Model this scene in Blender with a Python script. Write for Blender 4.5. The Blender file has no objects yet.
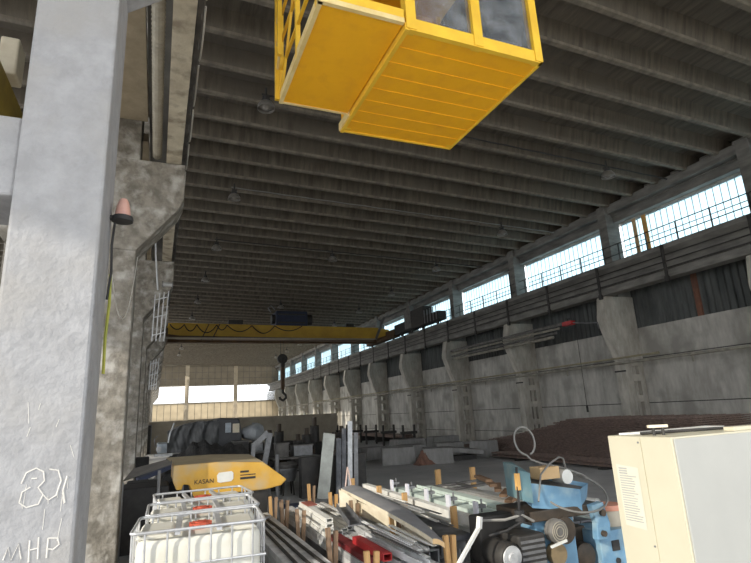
import bpy, bmesh, math, random
from mathutils import Vector, Matrix
random.seed(7)
sc = bpy.context.scene
COL = sc.collection
ORD = ['first', 'second', 'third', 'fourth', 'fifth', 'sixth', 'seventh', 'eighth', 'ninth', 'tenth',
       'eleventh', 'twelfth', 'thirteenth', 'fourteenth', 'fifteenth', 'sixteenth']

# ------------------------------------------------------------------ materials
MATS = {}
def mat(name, c1, c2=None, scale=3.0, rough=0.85, metal=0.0, bump=0.0, bscale=25.0, stretch=(1, 1, 1), lo=0.35, hi=0.65, c3=None, s3=1.0):
    """procedural material: two colours mixed by noise (plus an optional third in patches) and noise bump"""
    if name in MATS: return MATS[name]
    m = bpy.data.materials.new(name); m.use_nodes = True
    nt = m.node_tree; N = nt.nodes; L = nt.links
    b = N['Principled BSDF']
    b.inputs['Roughness'].default_value = rough
    b.inputs['Metallic'].default_value = metal
    tc = N.new('ShaderNodeTexCoord'); mp = N.new('ShaderNodeMapping')
    mp.inputs['Scale'].default_value = stretch
    L.new(tc.outputs['Object'], mp.inputs['Vector'])
    n1 = N.new('ShaderNodeTexNoise'); n1.inputs['Scale'].default_value = scale; n1.inputs['Detail'].default_value = 8; n1.inputs['Roughness'].default_value = 0.62
    L.new(mp.outputs['Vector'], n1.inputs['Vector'])
    r = N.new('ShaderNodeValToRGB')
    r.color_ramp.elements[0].position = lo; r.color_ramp.elements[1].position = hi
    r.color_ramp.elements[0].color = (*c1, 1); r.color_ramp.elements[1].color = (*(c2 or tuple(x * 0.8 for x in c1)), 1)
    L.new(n1.outputs['Fac'], r.inputs['Fac'])
    out = r.outputs['Color']
    if c3:
        n3 = N.new('ShaderNodeTexNoise'); n3.inputs['Scale'].default_value = s3; n3.inputs['Detail'].default_value = 5
        L.new(tc.outputs['Object'], n3.inputs['Vector'])
        r3 = N.new('ShaderNodeValToRGB'); r3.color_ramp.elements[0].position = 0.5; r3.color_ramp.elements[1].position = 0.66
        L.new(n3.outputs['Fac'], r3.inputs['Fac'])
        mx = N.new('ShaderNodeMix'); mx.data_type = 'RGBA'
        L.new(r3.outputs['Color'], mx.inputs['Factor']); L.new(out, mx.inputs['A']); mx.inputs['B'].default_value = (*c3, 1)
        out = mx.outputs['Result']
    L.new(out, b.inputs['Base Color'])
    if bump:
        nb = N.new('ShaderNodeTexNoise'); nb.inputs['Scale'].default_value = bscale; nb.inputs['Detail'].default_value = 6
        L.new(mp.outputs['Vector'], nb.inputs['Vector'])
        bp = N.new('ShaderNodeBump'); bp.inputs['Strength'].default_value = bump; bp.inputs['Distance'].default_value = 0.03
        L.new(nb.outputs['Fac'], bp.inputs['Height']); L.new(bp.outputs['Normal'], b.inputs['Normal'])
    MATS[name] = m
    return m

def pane_mat(name, col, clear, tint=(1, 1, 1)):
    """translucent industrial glazing lit by the sky behind it"""
    if name in MATS: return MATS[name]
    m = bpy.data.materials.new(name); m.use_nodes = True
    nt = m.node_tree; N = nt.nodes; L = nt.links
    N.remove(N['Principled BSDF'])
    tl = N.new('ShaderNodeBsdfTranslucent'); tr = N.new('ShaderNodeBsdfTransparent')
    tc = N.new('ShaderNodeTexCoord'); n = N.new('ShaderNodeTexNoise'); n.inputs['Scale'].default_value = 1.3; n.inputs['Detail'].default_value = 5
    L.new(tc.outputs['Object'], n.inputs['Vector'])
    r = N.new('ShaderNodeValToRGB'); r.color_ramp.elements[0].position = .3; r.color_ramp.elements[1].position = .7
    r.color_ramp.elements[0].color = (*tuple(c * .86 for c in col), 1); r.color_ramp.elements[1].color = (*col, 1)
    L.new(n.outputs['Fac'], r.inputs['Fac']); L.new(r.outputs['Color'], tl.inputs['Color'])
    tr.inputs['Color'].default_value = (*tint, 1)
    mx = N.new('ShaderNodeMixShader'); mx.inputs['Fac'].default_value = clear
    L.new(tl.outputs[0], mx.inputs[1]); L.new(tr.outputs[0], mx.inputs[2])
    L.new(mx.outputs[0], N['Material Output'].inputs['Surface'])
    MATS[name] = m
    return m

def glass_mat(name):
    if name in MATS: return MATS[name]
    m = bpy.data.materials.new(name); m.use_nodes = True
    nt = m.node_tree; N = nt.nodes; L = nt.links
    b = N['Principled BSDF']
    b.inputs['Roughness'].default_value = 0.12
    b.inputs['Alpha'].default_value = 0.42
    tc = N.new('ShaderNodeTexCoord'); n = N.new('ShaderNodeTexNoise'); n.inputs['Scale'].default_value = 5; n.inputs['Detail'].default_value = 8
    L.new(tc.outputs['Object'], n.inputs['Vector'])
    r = N.new('ShaderNodeValToRGB'); r.color_ramp.elements[0].position = .35; r.color_ramp.elements[1].position = .75
    r.color_ramp.elements[0].color = (.12, .14, .16, 1); r.color_ramp.elements[1].color = (.42, .46, .5, 1)
    L.new(n.outputs['Fac'], r.inputs['Fac']); L.new(r.outputs['Color'], b.inputs['Base Color'])
    MATS[name] = m
    return m

PLASTER = mat('pale_plaster', (.36, .36, .372), (.29, .29, .298), 5.5, .9, 0, .4, 22, c3=(.32, .312, .305), s3=1.6, lo=.36, hi=.62)
COLCON = mat('left_column_concrete', (.30, .275, .235), (.17, .155, .13), 5.0, .9, 0, .6, 14, c3=(.46, .44, .405), s3=3.4, lo=.38, hi=.6)  # pale patches put dappled light into the concrete colour
WALLCON = mat('right_wall_concrete', (.56, .54, .49), (.36, .34, .305), 2.6, .92, 0, .25, 14, stretch=(1, 1, .3), c3=(.30, .285, .255), s3=.9)
COLR = mat('right_column_concrete', (.52, .49, .43), (.30, .28, .24), 2.5, .92, 0, .3, 14, stretch=(1, 1, .4))
BEAMCON = mat('runway_concrete', (.24, .23, .21), (.13, .125, .115), 2.2, .92, 0, .3, 16, stretch=(.5, .5, 2))
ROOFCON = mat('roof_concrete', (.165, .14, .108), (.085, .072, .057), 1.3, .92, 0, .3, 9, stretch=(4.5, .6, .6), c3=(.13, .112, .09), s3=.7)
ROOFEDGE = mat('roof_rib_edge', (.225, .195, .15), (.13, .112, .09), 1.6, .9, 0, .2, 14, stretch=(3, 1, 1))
CREAMCON = mat('cream_concrete', (.52, .44, .32), (.40, .33, .23), 3, .9, 0, .3, 20)
STRIPCON = mat('cream_beam', (.66, .60, .47), (.50, .44, .33), 3, .85, 0, .3, 22, c3=(.33, .28, .21), s3=4)
FLOORM = mat('dusty_floor', (.44, .435, .43), (.34, .337, .335), 1.1, .9, 0, .25, 20, c3=(.48, .475, .465), s3=.35)
YARD = mat('yard_ground', (.66, .62, .55), (.56, .53, .47), .6, .95)  # unseen yard, kept pale to bounce sunlight into the hall
CLAD = mat('grimy_cladding', (.12, .125, .12), (.055, .06, .058), 1.5, .7, 0, .0, stretch=(1, 2, .4))
RUSTPANEL = mat('rusty_cladding', (.23, .10, .06), (.14, .07, .05), 5, .8)
DARK = mat('dark_steel', (.035, .034, .033), (.06, .055, .05), 6, .6, .3)
BLACK = mat('black_rubber', (.02, .02, .021), (.035, .034, .034), 8, .75)
GREYST = mat('grey_steel', (.26, .265, .27), (.17, .17, .175), 8, .5, .5)
DUSTST = mat('dusty_steel', (.20, .19, .175), (.11, .105, .10), 4, .7, .2)
GALV = mat('galvanised', (.62, .63, .64), (.45, .46, .47), 9, .42, .3)
DULLZ = mat('dull_zinc', (.40, .41, .37), (.27, .275, .25), 3, .4, .5)
SILVER = mat('aluminium', (.78, .79, .80), (.60, .61, .62), 7, .45, .2)
WHITEP = mat('white_powder_coat', (.80, .80, .77), (.66, .65, .61), 5, .5)
CREAMP = mat('cream_board', (.78, .71, .56), (.66, .58, .44), 5, .7)
MINT = mat('mint_aluminium', (.58, .67, .62), (.46, .54, .50), 6, .5)
FLATB = mat('flat_bar_grey', (.66, .665, .68), (.46, .465, .47), 5, .6, .0, c3=(.74, .74, .74), s3=3)
DKBAR = mat('dark_flat_bar', (.15, .155, .17), (.085, .09, .10), 5, .55, .3, c3=(.26, .26, .27), s3=3)
REDP = mat('red_paint', (.48, .03, .03), (.34, .02, .025), 6, .5)
BROWNW = mat('brown_wood', (.30, .18, .10), (.20, .12, .07), 6, .8, stretch=(6, 1, 1))
TIMBER = mat('stake_timber', (.64, .40, .17), (.48, .27, .11), 5, .8, 0, .2, 30, stretch=(5, 5, .6))
TIMBERD = mat('weathered_shaded_timber', (.36, .24, .15), (.22, .15, .10), 5, .85, 0, .2, 30, stretch=(5, 5, .6))  # old timber; also carries painted shade on some stakes
PIPEM = mat('wall_pipe', (.36, .33, .27), (.20, .19, .165), 3, .75, .1)
PIPEY = mat('yellowed_pipe', (.36, .32, .20), (.25, .22, .15), 3, .75)
RUST = mat('rusty_bar', (.26, .18, .145), (.13, .10, .088), 9, .9)
RUSTRED = mat('rust_red_paint', (.24, .12, .085), (.14, .08, .06), 5, .8)
YEL = mat("cab_yellow", (1.0, .50, .012), (.94, .46, .01), 1.6, .45, 0, .05, 30, c3=(.92, .44, .014), s3=6)
YELB = mat('bright_yellow', (.90, .58, .045), (.80, .48, .04), 4, .45)
YELT = mat('pale_yellow_trim', (.85, .70, .36), (.74, .55, .22), 5, .55)
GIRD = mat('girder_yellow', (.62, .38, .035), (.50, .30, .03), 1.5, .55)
GIRDD = mat('girder_dark_brown', (.13, .075, .035), (.08, .05, .03), 3, .7)  # dark brown of the lower flange, rear girder and end carriages
HOISTB = mat('hoist_blue', (.022, .032, .075), (.015, .022, .05), 4, .5)
HOODY = mat('rig_yellow', (.74, .43, .06), (.62, .35, .05), 2.5, .5, c3=(.55, .40, .20), s3=2)
HOODD = mat('dusty_yellow_top', (.50, .41, .26), (.40, .33, .22), 4, .8)
BLUEM = mat('machine_blue', (.18, .35, .51), (.12, .25, .38), 3, .5, c3=(.27, .40, .48), s3=5)
TEALM = mat('machine_teal', (.13, .24, .27), (.09, .17, .20), 3, .6, c3=(.20, .27, .27), s3=4)
GREASE = mat('greasy_brown', (.09, .065, .045), (.05, .04, .03), 8, .55, .3)
CARD = mat('cardboard', (.66, .46, .25), (.58, .39, .2), 4, .85)
PAPER = mat('paper_white', (.80, .80, .76), (.70, .70, .66), 6, .85)
INK = mat('ink_grey', (.40, .40, .38), (.30, .30, .29), 6, .85)
CABCREAM = mat('cabinet_cream', (.555, .52, .40), (.52, .485, .37), 2, .45)
CABGREY = mat('cabinet_grey', (.40, .40, .375), (.37, .37, .35), 2, .5)
HDPE = mat('tank_plastic', (.78, .77, .71), (.72, .70, .61), 2.5, .4)
CAPRED = mat('cap_red', (.60, .12, .06), (.5, .09, .05), 6, .5)
CAGE = mat('cage_galvanised', (.66, .67, .69), (.52, .53, .55), 9, .4, .5)
TARP = mat('black_tarp', (.04, .042, .045), (.075, .078, .08), 4, .35)
TRUCKD = mat('truck_dark', (.035, .037, .042), (.055, .055, .06), 4, .5)
PALEBLUE = mat('pale_blue_paint', (.50, .56, .62), (.35, .4, .45), 5, .5)
BLOCKC = mat('block_concrete', (.30, .295, .285), (.20, .195, .19), 2.5, .9, 0, .3, 16, stretch=(2, 2, .7))
PARTC = mat('partition_concrete', (.40, .355, .28), (.30, .265, .21), 1.4, .9, 0, .2, 14)
PINK = mat('pink_lamp', (.62, .37, .31), (.55, .30, .25), 6, .35)
CONDW = mat('white_cable', (.62, .60, .55), (.52, .5, .46), 4, .6)
CABLEG = mat('grey_cable', (.24, .235, .22), (.17, .165, .155), 4, .6)
CABLEY = mat('yellow_green_wire', (.38, .36, .05), (.28, .3, .05), 4, .6)
LAMPG = mat('lamp_glass', (.26, .24, .215), (.17, .16, .145), 4, .3)
OCHRE = mat('ochre_steel', (.42, .31, .05), (.30, .22, .04), 3, .6)
CHALK = mat('scratched_plaster', (.66, .64, .60), (.6, .58, .55), 9, .9)
BROWNORANGE = mat('orange_post', (.70, .40, .13), (.60, .33, .1), 5, .8)
WFRAME = mat('window_bar', (.45, .52, .54), (.36, .42, .44), 4, .6)
POSTC = mat('end_post', (.62, .54, .42), (.5, .43, .33), 2, .9)
ROOFL = pane_mat('fill_roof_sheet', (.42, .38, .30), .0)  # unseen translucent sheets added to brighten the far bays
PANE = pane_mat('window_sheet', (.72, .86, .90), .22, (.86, .97, 1))
PANEB = pane_mat('end_clear', (.97, .98, 1.0), .75)
PANEU = pane_mat('end_brown', (.26, .235, .195), .0)
PANEL_ = pane_mat('end_beige', (.60, .53, .42), .0)
GLASS = glass_mat('cab_glass')

# ------------------------------------------------------------------ mesh builder
class MB:
    def __init__(s): s.v = []; s.f = []; s.mi = []; s.cur = 0
    def add(s, vs, fs):
        b = len(s.v); s.v += [tuple(x) for x in vs]
        for f in fs: s.f.append(tuple(b + i for i in f)); s.mi.append(s.cur)
        return s
    def use(s, i): s.cur = i; return s
    def box(s, a, b):
        x0, y0, z0 = a; x1, y1, z1 = b
        return s.add([(x0, y0, z0), (x1, y0, z0), (x1, y1, z0), (x0, y1, z0), (x0, y0, z1), (x1, y0, z1), (x1, y1, z1), (x0, y1, z1)],
                     [(0, 3, 2, 1), (4, 5, 6, 7), (0, 1, 5, 4), (1, 2, 6, 5), (2, 3, 7, 6), (3, 0, 4, 7)])
    def bar(s, p, q, w, h, up=(0, 0, 1)):
        p = Vector(p); q = Vector(q); d = (q - p).normalized(); u = Vector(up)
        if abs(d.dot(u)) > .98: u = Vector((0, 1, 0))
        r = d.cross(u).normalized() * w / 2; u = r.cross(d).normalized() * h / 2
        vs = [p - r - u, p + r - u, p + r + u, p - r + u, q - r - u, q + r - u, q + r + u, q - r + u]
        return s.add(vs, [(0, 1, 2, 3), (7, 6, 5, 4), (0, 4, 5, 1), (1, 5, 6, 2), (2, 6, 7, 3), (3, 7, 4, 0)])
    def cyl(s, p, q, r, n=12, r2=None, caps=True):
        p = Vector(p); q = Vector(q); d = (q - p).normalized(); u = Vector((0, 0, 1)) if abs(d.z) < .95 else Vector((1, 0, 0))
        a = d.cross(u).normalized(); b = d.cross(a).normalized(); r2 = r if r2 is None else r2
        vs = []
        for k in range(n):
            t = 2 * math.pi * k / n; e = a * math.cos(t) + b * math.sin(t)
            vs.append(p + e * r); vs.append(q + e * r2)
        fs = [(2 * k, 2 * ((k + 1) % n), 2 * ((k + 1) % n) + 1, 2 * k + 1) for k in range(n)]
        if caps: fs += [tuple(2 * k for k in reversed(range(n))), tuple(2 * k + 1 for k in range(n))]
        return s.add(vs, fs)
    def tube(s, pts, r, n=8, closed=False):
        P = [Vector(p) for p in pts]; m = len(P); rings = []
        pa = None
        for i in range(m):
            if closed: d = P[(i + 1) % m] - P[i - 1]
            else: d = P[min(i + 1, m - 1)] - P[max(i - 1, 0)]
            d.normalize()
            if pa is None:
                u = Vector((0, 0, 1)) if abs(d.z) < .9 else Vector((1, 0, 0)); a = d.cross(u).normalized()
            else: a = (pa - d * pa.dot(d)).normalized()
            pa = a; b = d.cross(a)
            rings.append([P[i] + (a * math.cos(2 * math.pi * k / n) + b * math.sin(2 * math.pi * k / n)) * r for k in range(n)])
        vs = [v for R in rings for v in R]; fs = []
        for i in range(m if closed else m - 1):
            j = (i + 1) % m
            for k in range(n):
                fs.append((i * n + k, i * n + (k + 1) % n, j * n + (k + 1) % n, j * n + k))
        if not closed: fs += [tuple(reversed(range(n))), tuple((m - 1) * n + k for k in range(n))]
        return s.add(vs, fs)
    def prism(s, prof, a, b, axis='y'):
        """closed profile of (x,z) along y, (y,z) along x or (x,y) along z"""
        n = len(prof)
        def P(c, t): return {'y': (c[0], t, c[1]), 'x': (t, c[0], c[1]), 'z': (c[0], c[1], t)}[axis]
        vs = [P(c, a) for c in prof] + [P(c, b) for c in prof]
        fs = [tuple(range(n)), tuple(range(2 * n - 1, n - 1, -1))] + [((i + 1) % n, i, n + i, n + (i + 1) % n) for i in range(n)]
        return s.add(vs, fs)
    def lathe(s, prof, o=(0, 0, 0), n=20, ax='z'):
        vs = []; m = len(prof)
        for k in range(n):
            c, t = math.cos(2 * math.pi * k / n), math.sin(2 * math.pi * k / n)
            for r, z in prof:
                l = {'z': (r * c, r * t, z), 'y': (r * c, z, r * t), 'x': (z, r * c, r * t)}[ax]
                vs.append((o[0] + l[0], o[1] + l[1], o[2] + l[2]))
        fs = []
        for k in range(n):
            for i in range(m - 1):
                fs.append((k * m + i, ((k + 1) % n) * m + i, ((k + 1) % n) * m + i + 1, k * m + i + 1))
        if prof[0][0] > 1e-5: fs.append(tuple(k * m for k in reversed(range(n))))
        if prof[-1][0] > 1e-5: fs.append(tuple(k * m + m - 1 for k in range(n)))
        return s.add(vs, fs)
    def grid(s, nx, ny, fn):
        vs = [fn(i / nx, j / ny) for j in range(ny + 1) for i in range(nx + 1)]
        fs = [(j * (nx + 1) + i, j * (nx + 1) + i + 1, (j + 1) * (nx + 1) + i + 1, (j + 1) * (nx + 1) + i) for j in range(ny) for i in range(nx)]
        return s.add(vs, fs)
    def build(s, name, m, parent=None, smooth=False, bevel=0, fix=True):
        me = bpy.data.meshes.new(name); me.from_pydata(s.v, [], s.f)
        for k in (m if isinstance(m, (list, tuple)) else [m]): me.materials.append(k)
        for p, i in zip(me.polygons, s.mi): p.material_index = i
        if fix or bevel:
            bm = bmesh.new(); bm.from_mesh(me)
            bmesh.ops.recalc_face_normals(bm, faces=bm.faces)
            if bevel:
                bmesh.ops.remove_doubles(bm, verts=bm.verts, dist=1e-5)
                bmesh.ops.bevel(bm, geom=[e for e in bm.edges if len(e.link_faces) == 2 and e.calc_face_angle(0) > .6], offset=bevel, segments=2, affect='EDGES', profile=.5)
            bm.to_mesh(me); bm.free()
        if smooth:
            for p in me.polygons: p.use_smooth = True
            me.set_sharp_from_angle(angle=math.radians(38))
        o = bpy.data.objects.new(name, me); COL.objects.link(o)
        if parent: o.parent = parent
        return o

def tag(o, label=None, cat=None, group=None, kind=None):
    if label: o['label'] = label
    if cat: o['category'] = cat
    if group: o['group'] = group
    if kind: o['kind'] = kind
    return o
def thing(name, label, cat, loc=(0, 0, 0), rz=0, group=None):
    o = bpy.data.objects.new(name, None); COL.objects.link(o); o.empty_display_size = .1
    o.location = loc; o.rotation_euler = (0, 0, rz)
    return tag(o, label, cat, group)
KIDS = {}
def dup(root, loc, rz=None, label=None, group=None):
    r = root.copy(); COL.objects.link(r); r.location = loc
    if rz is not None: r.rotation_euler = (0, 0, rz)
    if label: r['label'] = label
    if group: r['group'] = group
    for ch in root.children:
        c = ch.copy(); COL.objects.link(c); c.parent = r
        for g in ch.children:
            d = g.copy(); COL.objects.link(d); d.parent = c
    return r
def st(o, label, cat): return tag(o, label, cat, None, 'structure')
def sag(p, q, drop, n=10):
    p = Vector(p); q = Vector(q)
    return [p.lerp(q, i / n) - Vector((0, 0, drop * 4 * (i / n) * (1 - i / n))) for i in range(n + 1)]

# ================================================================== THE SHELL
WX = 17.9; YE = 84.0; YF = -3.0
RY = [-2.72, 3.28, 9.28] + [15.28 + 6.35 * k for k in range(12)]          # near faces of the right columns
LY = [3.4] + [8.8 + 6 * k for k in range(13)]       # near faces of the left columns
def roof_z(x): return 9.87 + .03 * (WX - x)

st(MB().box((-14, YF, -.2), (WX + .3, YE + .3, 0)).build('floor', FLOORM), 'dusty grey concrete factory floor', 'floor')
st(MB().box((-40, -40, -.3), (50, YF - .001, -.02)).build('ground_bounce_yard', YARD), 'unseen pale yard added before the hall to bounce sunlight in', 'ground')

# ribbed roof: precast stems every 1.2 m across the hall
m = MB()
def ribs(x0, x1, ymax=YE, ymin=YF, deck=True):
    z0, z1 = roof_z(x0), roof_z(x1)
    y = ymin
    while y < ymax + .2:
        # stem with slanted sides, small lip at the foot
        prof = [(y, .55), (y + .13, .06), (y + .15, 0), (y + .27, 0), (y + .29, .06), (y + .42, .55)]
        vs = [(x0, a, z0 + b) for a, b in prof] + [(x1, a, z1 + b) for a, b in prof]
        n = len(prof)
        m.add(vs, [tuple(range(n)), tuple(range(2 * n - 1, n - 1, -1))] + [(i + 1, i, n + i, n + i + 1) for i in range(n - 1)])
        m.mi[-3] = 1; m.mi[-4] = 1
        y += 1.2
    if not deck: return
    m.add([(x0, YF, z0 + .5), (x1, YF, z1 + .5), (x1, ymax + .3, z1 + .5), (x0, ymax + .3, z0 + .5),
           (x0, YF, z0 + .8), (x1, YF, z1 + .8), (x1, ymax + .3, z1 + .8), (x0, ymax + .3, z0 + .8)],
          [(0, 3, 2, 1), (4, 5, 6, 7), (0, 1, 5, 4), (1, 2, 6, 5), (2, 3, 7, 6), (3, 0, 4, 7)])
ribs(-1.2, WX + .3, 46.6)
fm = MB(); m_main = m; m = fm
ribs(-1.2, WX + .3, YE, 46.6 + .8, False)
st(m.build('ceiling_far', [ROOFCON, ROOFEDGE]), 'roof ribs under the added translucent sheets over the far bays', 'ceiling')
st(MB().add([(-1.2, 46.9, roof_z(-1.2) + .56), (WX + .3, 46.9, roof_z(WX + .3) + .56), (WX + .3, YE + .3, roof_z(WX + .3) + .56), (-1.2, YE + .3, roof_z(-1.2) + .56)], [(0, 1, 2, 3)]).build('ceiling_fill_sheet', ROOFL), 'unseen translucent roof sheets added to light the far bays', 'ceiling')
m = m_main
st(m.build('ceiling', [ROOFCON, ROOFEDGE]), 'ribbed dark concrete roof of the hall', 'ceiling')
m = MB()
ribs(-14.2, -1.2, 40)  # side bay roof stops short to let light into the far bays
st(m.build('ceiling_side_bay', [ROOFCON, ROOFEDGE]), 'dark ribbed roof of the side bay behind the left columns', 'ceiling')

# right wall
m = MB()
zs = [(0, .62), (.62, 1.8), (1.8, 3.55), (3.55, 4.76)]
for k in range(len(RY)):
    y0 = RY[k] + .23; y1 = (RY[k + 1] if k + 1 < len(RY) else RY[k] + 6) + .23
    for a, b in zs:
        m.box((WX, y0 + .012, a + .016), (WX + .2, y1 - .012, b - .016))
    m.box((WX, y0, 6.45), (WX + .25, y1, 7.3)); m.box((WX, y0, 9.2), (WX + .25, y1, 10.6))
m.use(1).box((WX + .05, YF, 0), (WX + .15, YE, 4.75)).use(0)
st(m.build('wall_right', [WALLCON, DARK]), 'stained concrete panel wall along the right side', 'wall')
m = MB().box((WX - .32, YF, 9.25), (WX, YE, 9.62)).box((WX - .62, YF, 9.62), (WX, YE, 9.98))
m.cyl((WX - .40, YF, 9.54), (WX - .40, YE, 9.54), .025, 6)
st(m.build('trim_1', BEAMCON), 'dark edge beam above the right windows', 'beam')

for k in range(len(RY) - 1):
    y0 = RY[k] + .46; y1 = RY[k + 1]
    ya_, yb_ = RY[k] + .2, RY[k + 1] + .2
    # lower corrugated cladding
    m = MB(); n = 24
    for i in range(n):
        a = ya_ + (yb_ - ya_) * i / n; b = ya_ + (yb_ - ya_) * (i + 1) / n; c = (b - a)
        m.use(1 if (k == 2 and i == 12) else 0)
        m.prism([(WX + .08, a), (WX + .02, a + c * .12), (WX + .02, a + c * .55), (WX + .08, a + c * .68), (WX + .08, b), (WX + .12, b), (WX + .12, a)], 4.70, 6.47, 'z')
    o = m.build('trim_cladding', [CLAD, RUSTPANEL])
    st(o, f'grimy corrugated cladding strip on the right wall, {ORD[k]} bay from the open front', 'cladding')
    # window
    w = thing(f'window_{k + 1}', f'long bright window above the right crane beam, {ORD[k]} bay from the open front', 'window')
    tag(w, kind='structure')
    MB().box((WX + .10, y0 - .2, 7.3), (WX + .115, y1 + .02, 9.2)).build('pane', PANE, w)
    m = MB(); n = 21
    for i in range(n + 1):
        y = y0 - .1 + (y1 - y0 + .1) * i / n
        m.box((WX + .06, y - .009, 7.3), (WX + .09, y + .009, 9.2))
    m.box((WX + .04, y0 - .2, 7.3), (WX + .12, y1, 7.36)).box((WX + .04, y0 - .2, 9.14), (WX + .12, y1, 9.2)).box((WX + .05, y0, 8.2), (WX + .08, y1, 8.23))
    m.build('window_frame', WFRAME, w)
    if k == 2:
        # orange boards standing behind the glazing
        MB().box((WX + .02, 14.05, 7.3), (WX + .055, 14.25, 9.2)).build('orange_board', BROWNORANGE, w)
        MB().box((WX + .02, 14.55, 7.3), (WX + .055, 14.72, 9.2)).build('pinkish_board', CARD, w)
    if k in (4, 5, 6):
        MB().box((WX + .02, y0, 7.3), (WX + .055, y0 + 1.1, 9.2)).build('dark_panel', CLAD, w)

# right columns: two branches with rungs, corbel, upper column
proto = None
for k, y in enumerate(RY):
    lab = f'concrete crane column with corbel on the right wall, {ORD[k]} from the open front'
    if proto is None:
        c = thing('column', lab, 'column', (0, y, 0)); tag(c, kind='structure')
        m = MB()
        m.box((16.83, 0, 0), (17.2, .46, 3.45)); m.box((17.62, .06, 0), (17.88, .40, 4.2))
        for z in (.15, 1.0, 1.85, 2.65, 3.25): m.box((17.2, .06, z), (17.62, .40, z + .26))
        m.box((17.45, .2, 0), (17.6, .30, 3.4))
        m.build('shaft', COLR, c)
        MB().prism([(16.83, 3.45), (16.55, 4.1), (16.24, 5.0), (16.24, 5.2), (16.4, 6.02), (17.88, 6.02), (17.88, 3.45)], 0, .46).build('corbel', COLR, c, bevel=.02)
        MB().box((17.15, .04, 6.02), (17.85, .46, 9.98)).build('column_head', BEAMCON, c)
        MB().box((16.78, -.02, 3.02), (16.84, .48, 3.08)).build('pipe_bracket', DARK, c)
        proto = c
    else: dup(proto, (0, y, 0), label=lab)

# right runway beam with rail
m = MB().prism([(16.3, 6.03), (16.78, 6.03), (16.78, 6.3), (16.66, 6.42), (16.66, 6.85), (17.05, 6.95), (17.05, 7.16), (16.12, 7.16), (16.12, 7.0), (16.44, 6.85), (16.44, 6.42), (16.3, 6.3)], YF, YE)
rb = m.build('beam_runway_right', BEAMCON)
st(rb, 'concrete crane runway beam on the right corbels', 'beam')
MB().box((16.52, YF, 7.16), (16.64, YE, 7.3)).build('crane_rail', DARK, rb)
m = MB()
y = 4.0
while y < 80:
    L = random.uniform(.5, 1.8); h = random.uniform(.03, .16)
    m.prism([(16.68, 7.163), (16.97, 7.163), (16.9, 7.163 + h), (16.76, 7.163 + h * .8)], y, y + L)
    y += L + random.uniform(.0, .5)
tag(m.build('debris_ridge', BLACK), 'ridge of black dirt lying along the right crane rail', 'dirt', kind='stuff')
# conductor bars and brackets along the beam
m = MB()
for z, x in ((6.32, 16.14), (6.55, 16.13), (6.78, 16.13)): m.cyl((x, 0, z), (x, 70, z), .022, 6)
o = m.build('conductor_rail', DARK)
tag(o, 'three dark conductor bars running along the right crane beam', 'conductor bar')
hb = tag(MB().box((16.05, -.05, 6.0), (16.10, .05, 7.14)).box((16.10, -.05, 6.84), (16.115, .05, 7.14)).box((16.02, -.07, 5.84), (16.12, .07, 6.02)).build('rail_bracket', DARK),
         'dark bracket holding conductor bars on right crane beam', 'bracket', 'conductor brackets on the right beam')
hb.location = (0, 12.2 - 6, 0)
for i in range(1, 18):
    b = hb.copy(); COL.objects.link(b); b.location = (0, 6.2 + 3.0 * i, 0)
# guard rails per bay
g0 = None
for k in range(len(RY) - 1):
    y = RY[k]
    lab = f'thin steel guard rail on the right crane beam, {ORD[k]} bay from the open front'
    if g0 is None:
        g = thing('guard_rail', lab, 'railing', (0, y, 0), 0, 'guard rails along the right runway')
        for z in (7.70, 8.12): MB().cyl((17.02, .02, z), (17.02, 5.98, z), .02, 6).build('rail_bar', DARK, g)
        for i in range(5): MB().box((17.0, .3 + i * 1.3, 7.17), (17.04, .34 + i * 1.3, 8.12)).build('rail_post', DARK, g)
        g0 = g
    else: dup(g0, (0, y, 0), label=lab)

# wall pipes
m = MB().cyl((16.72, 4, 3.36), (16.72, 78, 3.36), .055, 10)
for k in range(1, 12): m.cyl((16.72, RY[k] + 3, 3.36), (16.72, RY[k] + 3.1, 3.36), .075, 10); m.box((16.70, RY[k] + 3.02, 3.1), (16.74, RY[k] + 3.06, 3.36))
tag(m.build('wall_pipe', PIPEM, smooth=True), 'long dusty steel pipe crossing the right columns', 'pipe')
tag(MB().cyl((16.74, 13.6, 3.56), (16.74, 60, 3.50), .035, 8).cyl((16.74, 13.6, 3.56), (16.74, 13.7, 3.56), .05, 8).build('gas_pipe', PIPEY, smooth=True), 'yellowed thin pipe just above the long wall pipe, capped at its near end', 'pipe')
for i, z in enumerate((4.80, 4.95, 5.12, 5.28)):
    x = 16.14 - .02 * i
    bp_ = tag(MB().cyl((x, 17.5 + .25 * (3 - i), z), (x, 27.0, z), .068 if i in (0, 3) else .05, 8).build('bundled_pipe', DUSTST if i % 2 else PIPEM, smooth=True),
        ['lowest', 'second lowest', 'second highest', 'highest'][i] + ' of four grey pipes bundled in front of the right corbels', 'pipe')
    MB().box((x - .09, 21.80, z - .02), (16.235, 21.84, z + .02)).build('mount_clip', DARK, bp_)
v = thing('red_valve', 'red valve box at the near end of the bundled pipes', 'valve', (16.1, 17.2, 5.22))
MB().box((-.12, -.3, -.08), (.12, .25, .1)).build('valve_body', REDP, v, bevel=.02)
MB().cyl((0, .0, .1), (0, .0, .2), .02, 8).cyl((0, 0, .2), (0, 0, .22), .1, 12).build('handwheel', DARK, v)
MB().tube([(0, -.3, 0), (.1, -.9, -.12), (.1, -1.5, -.2), (.1, -1.55, -.45)], .03, 6).build('branch_pipe', GREYST, v)
tag(MB().cyl((16.2, 16.9, 1.8), (16.2, 16.9, 5.1), .012, 5).box((16.17, 16.87, 1.55), (16.23, 16.93, 1.8)).build('hanging_chain', DARK), 'thin chain hanging from the red valve box', 'chain')

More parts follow.
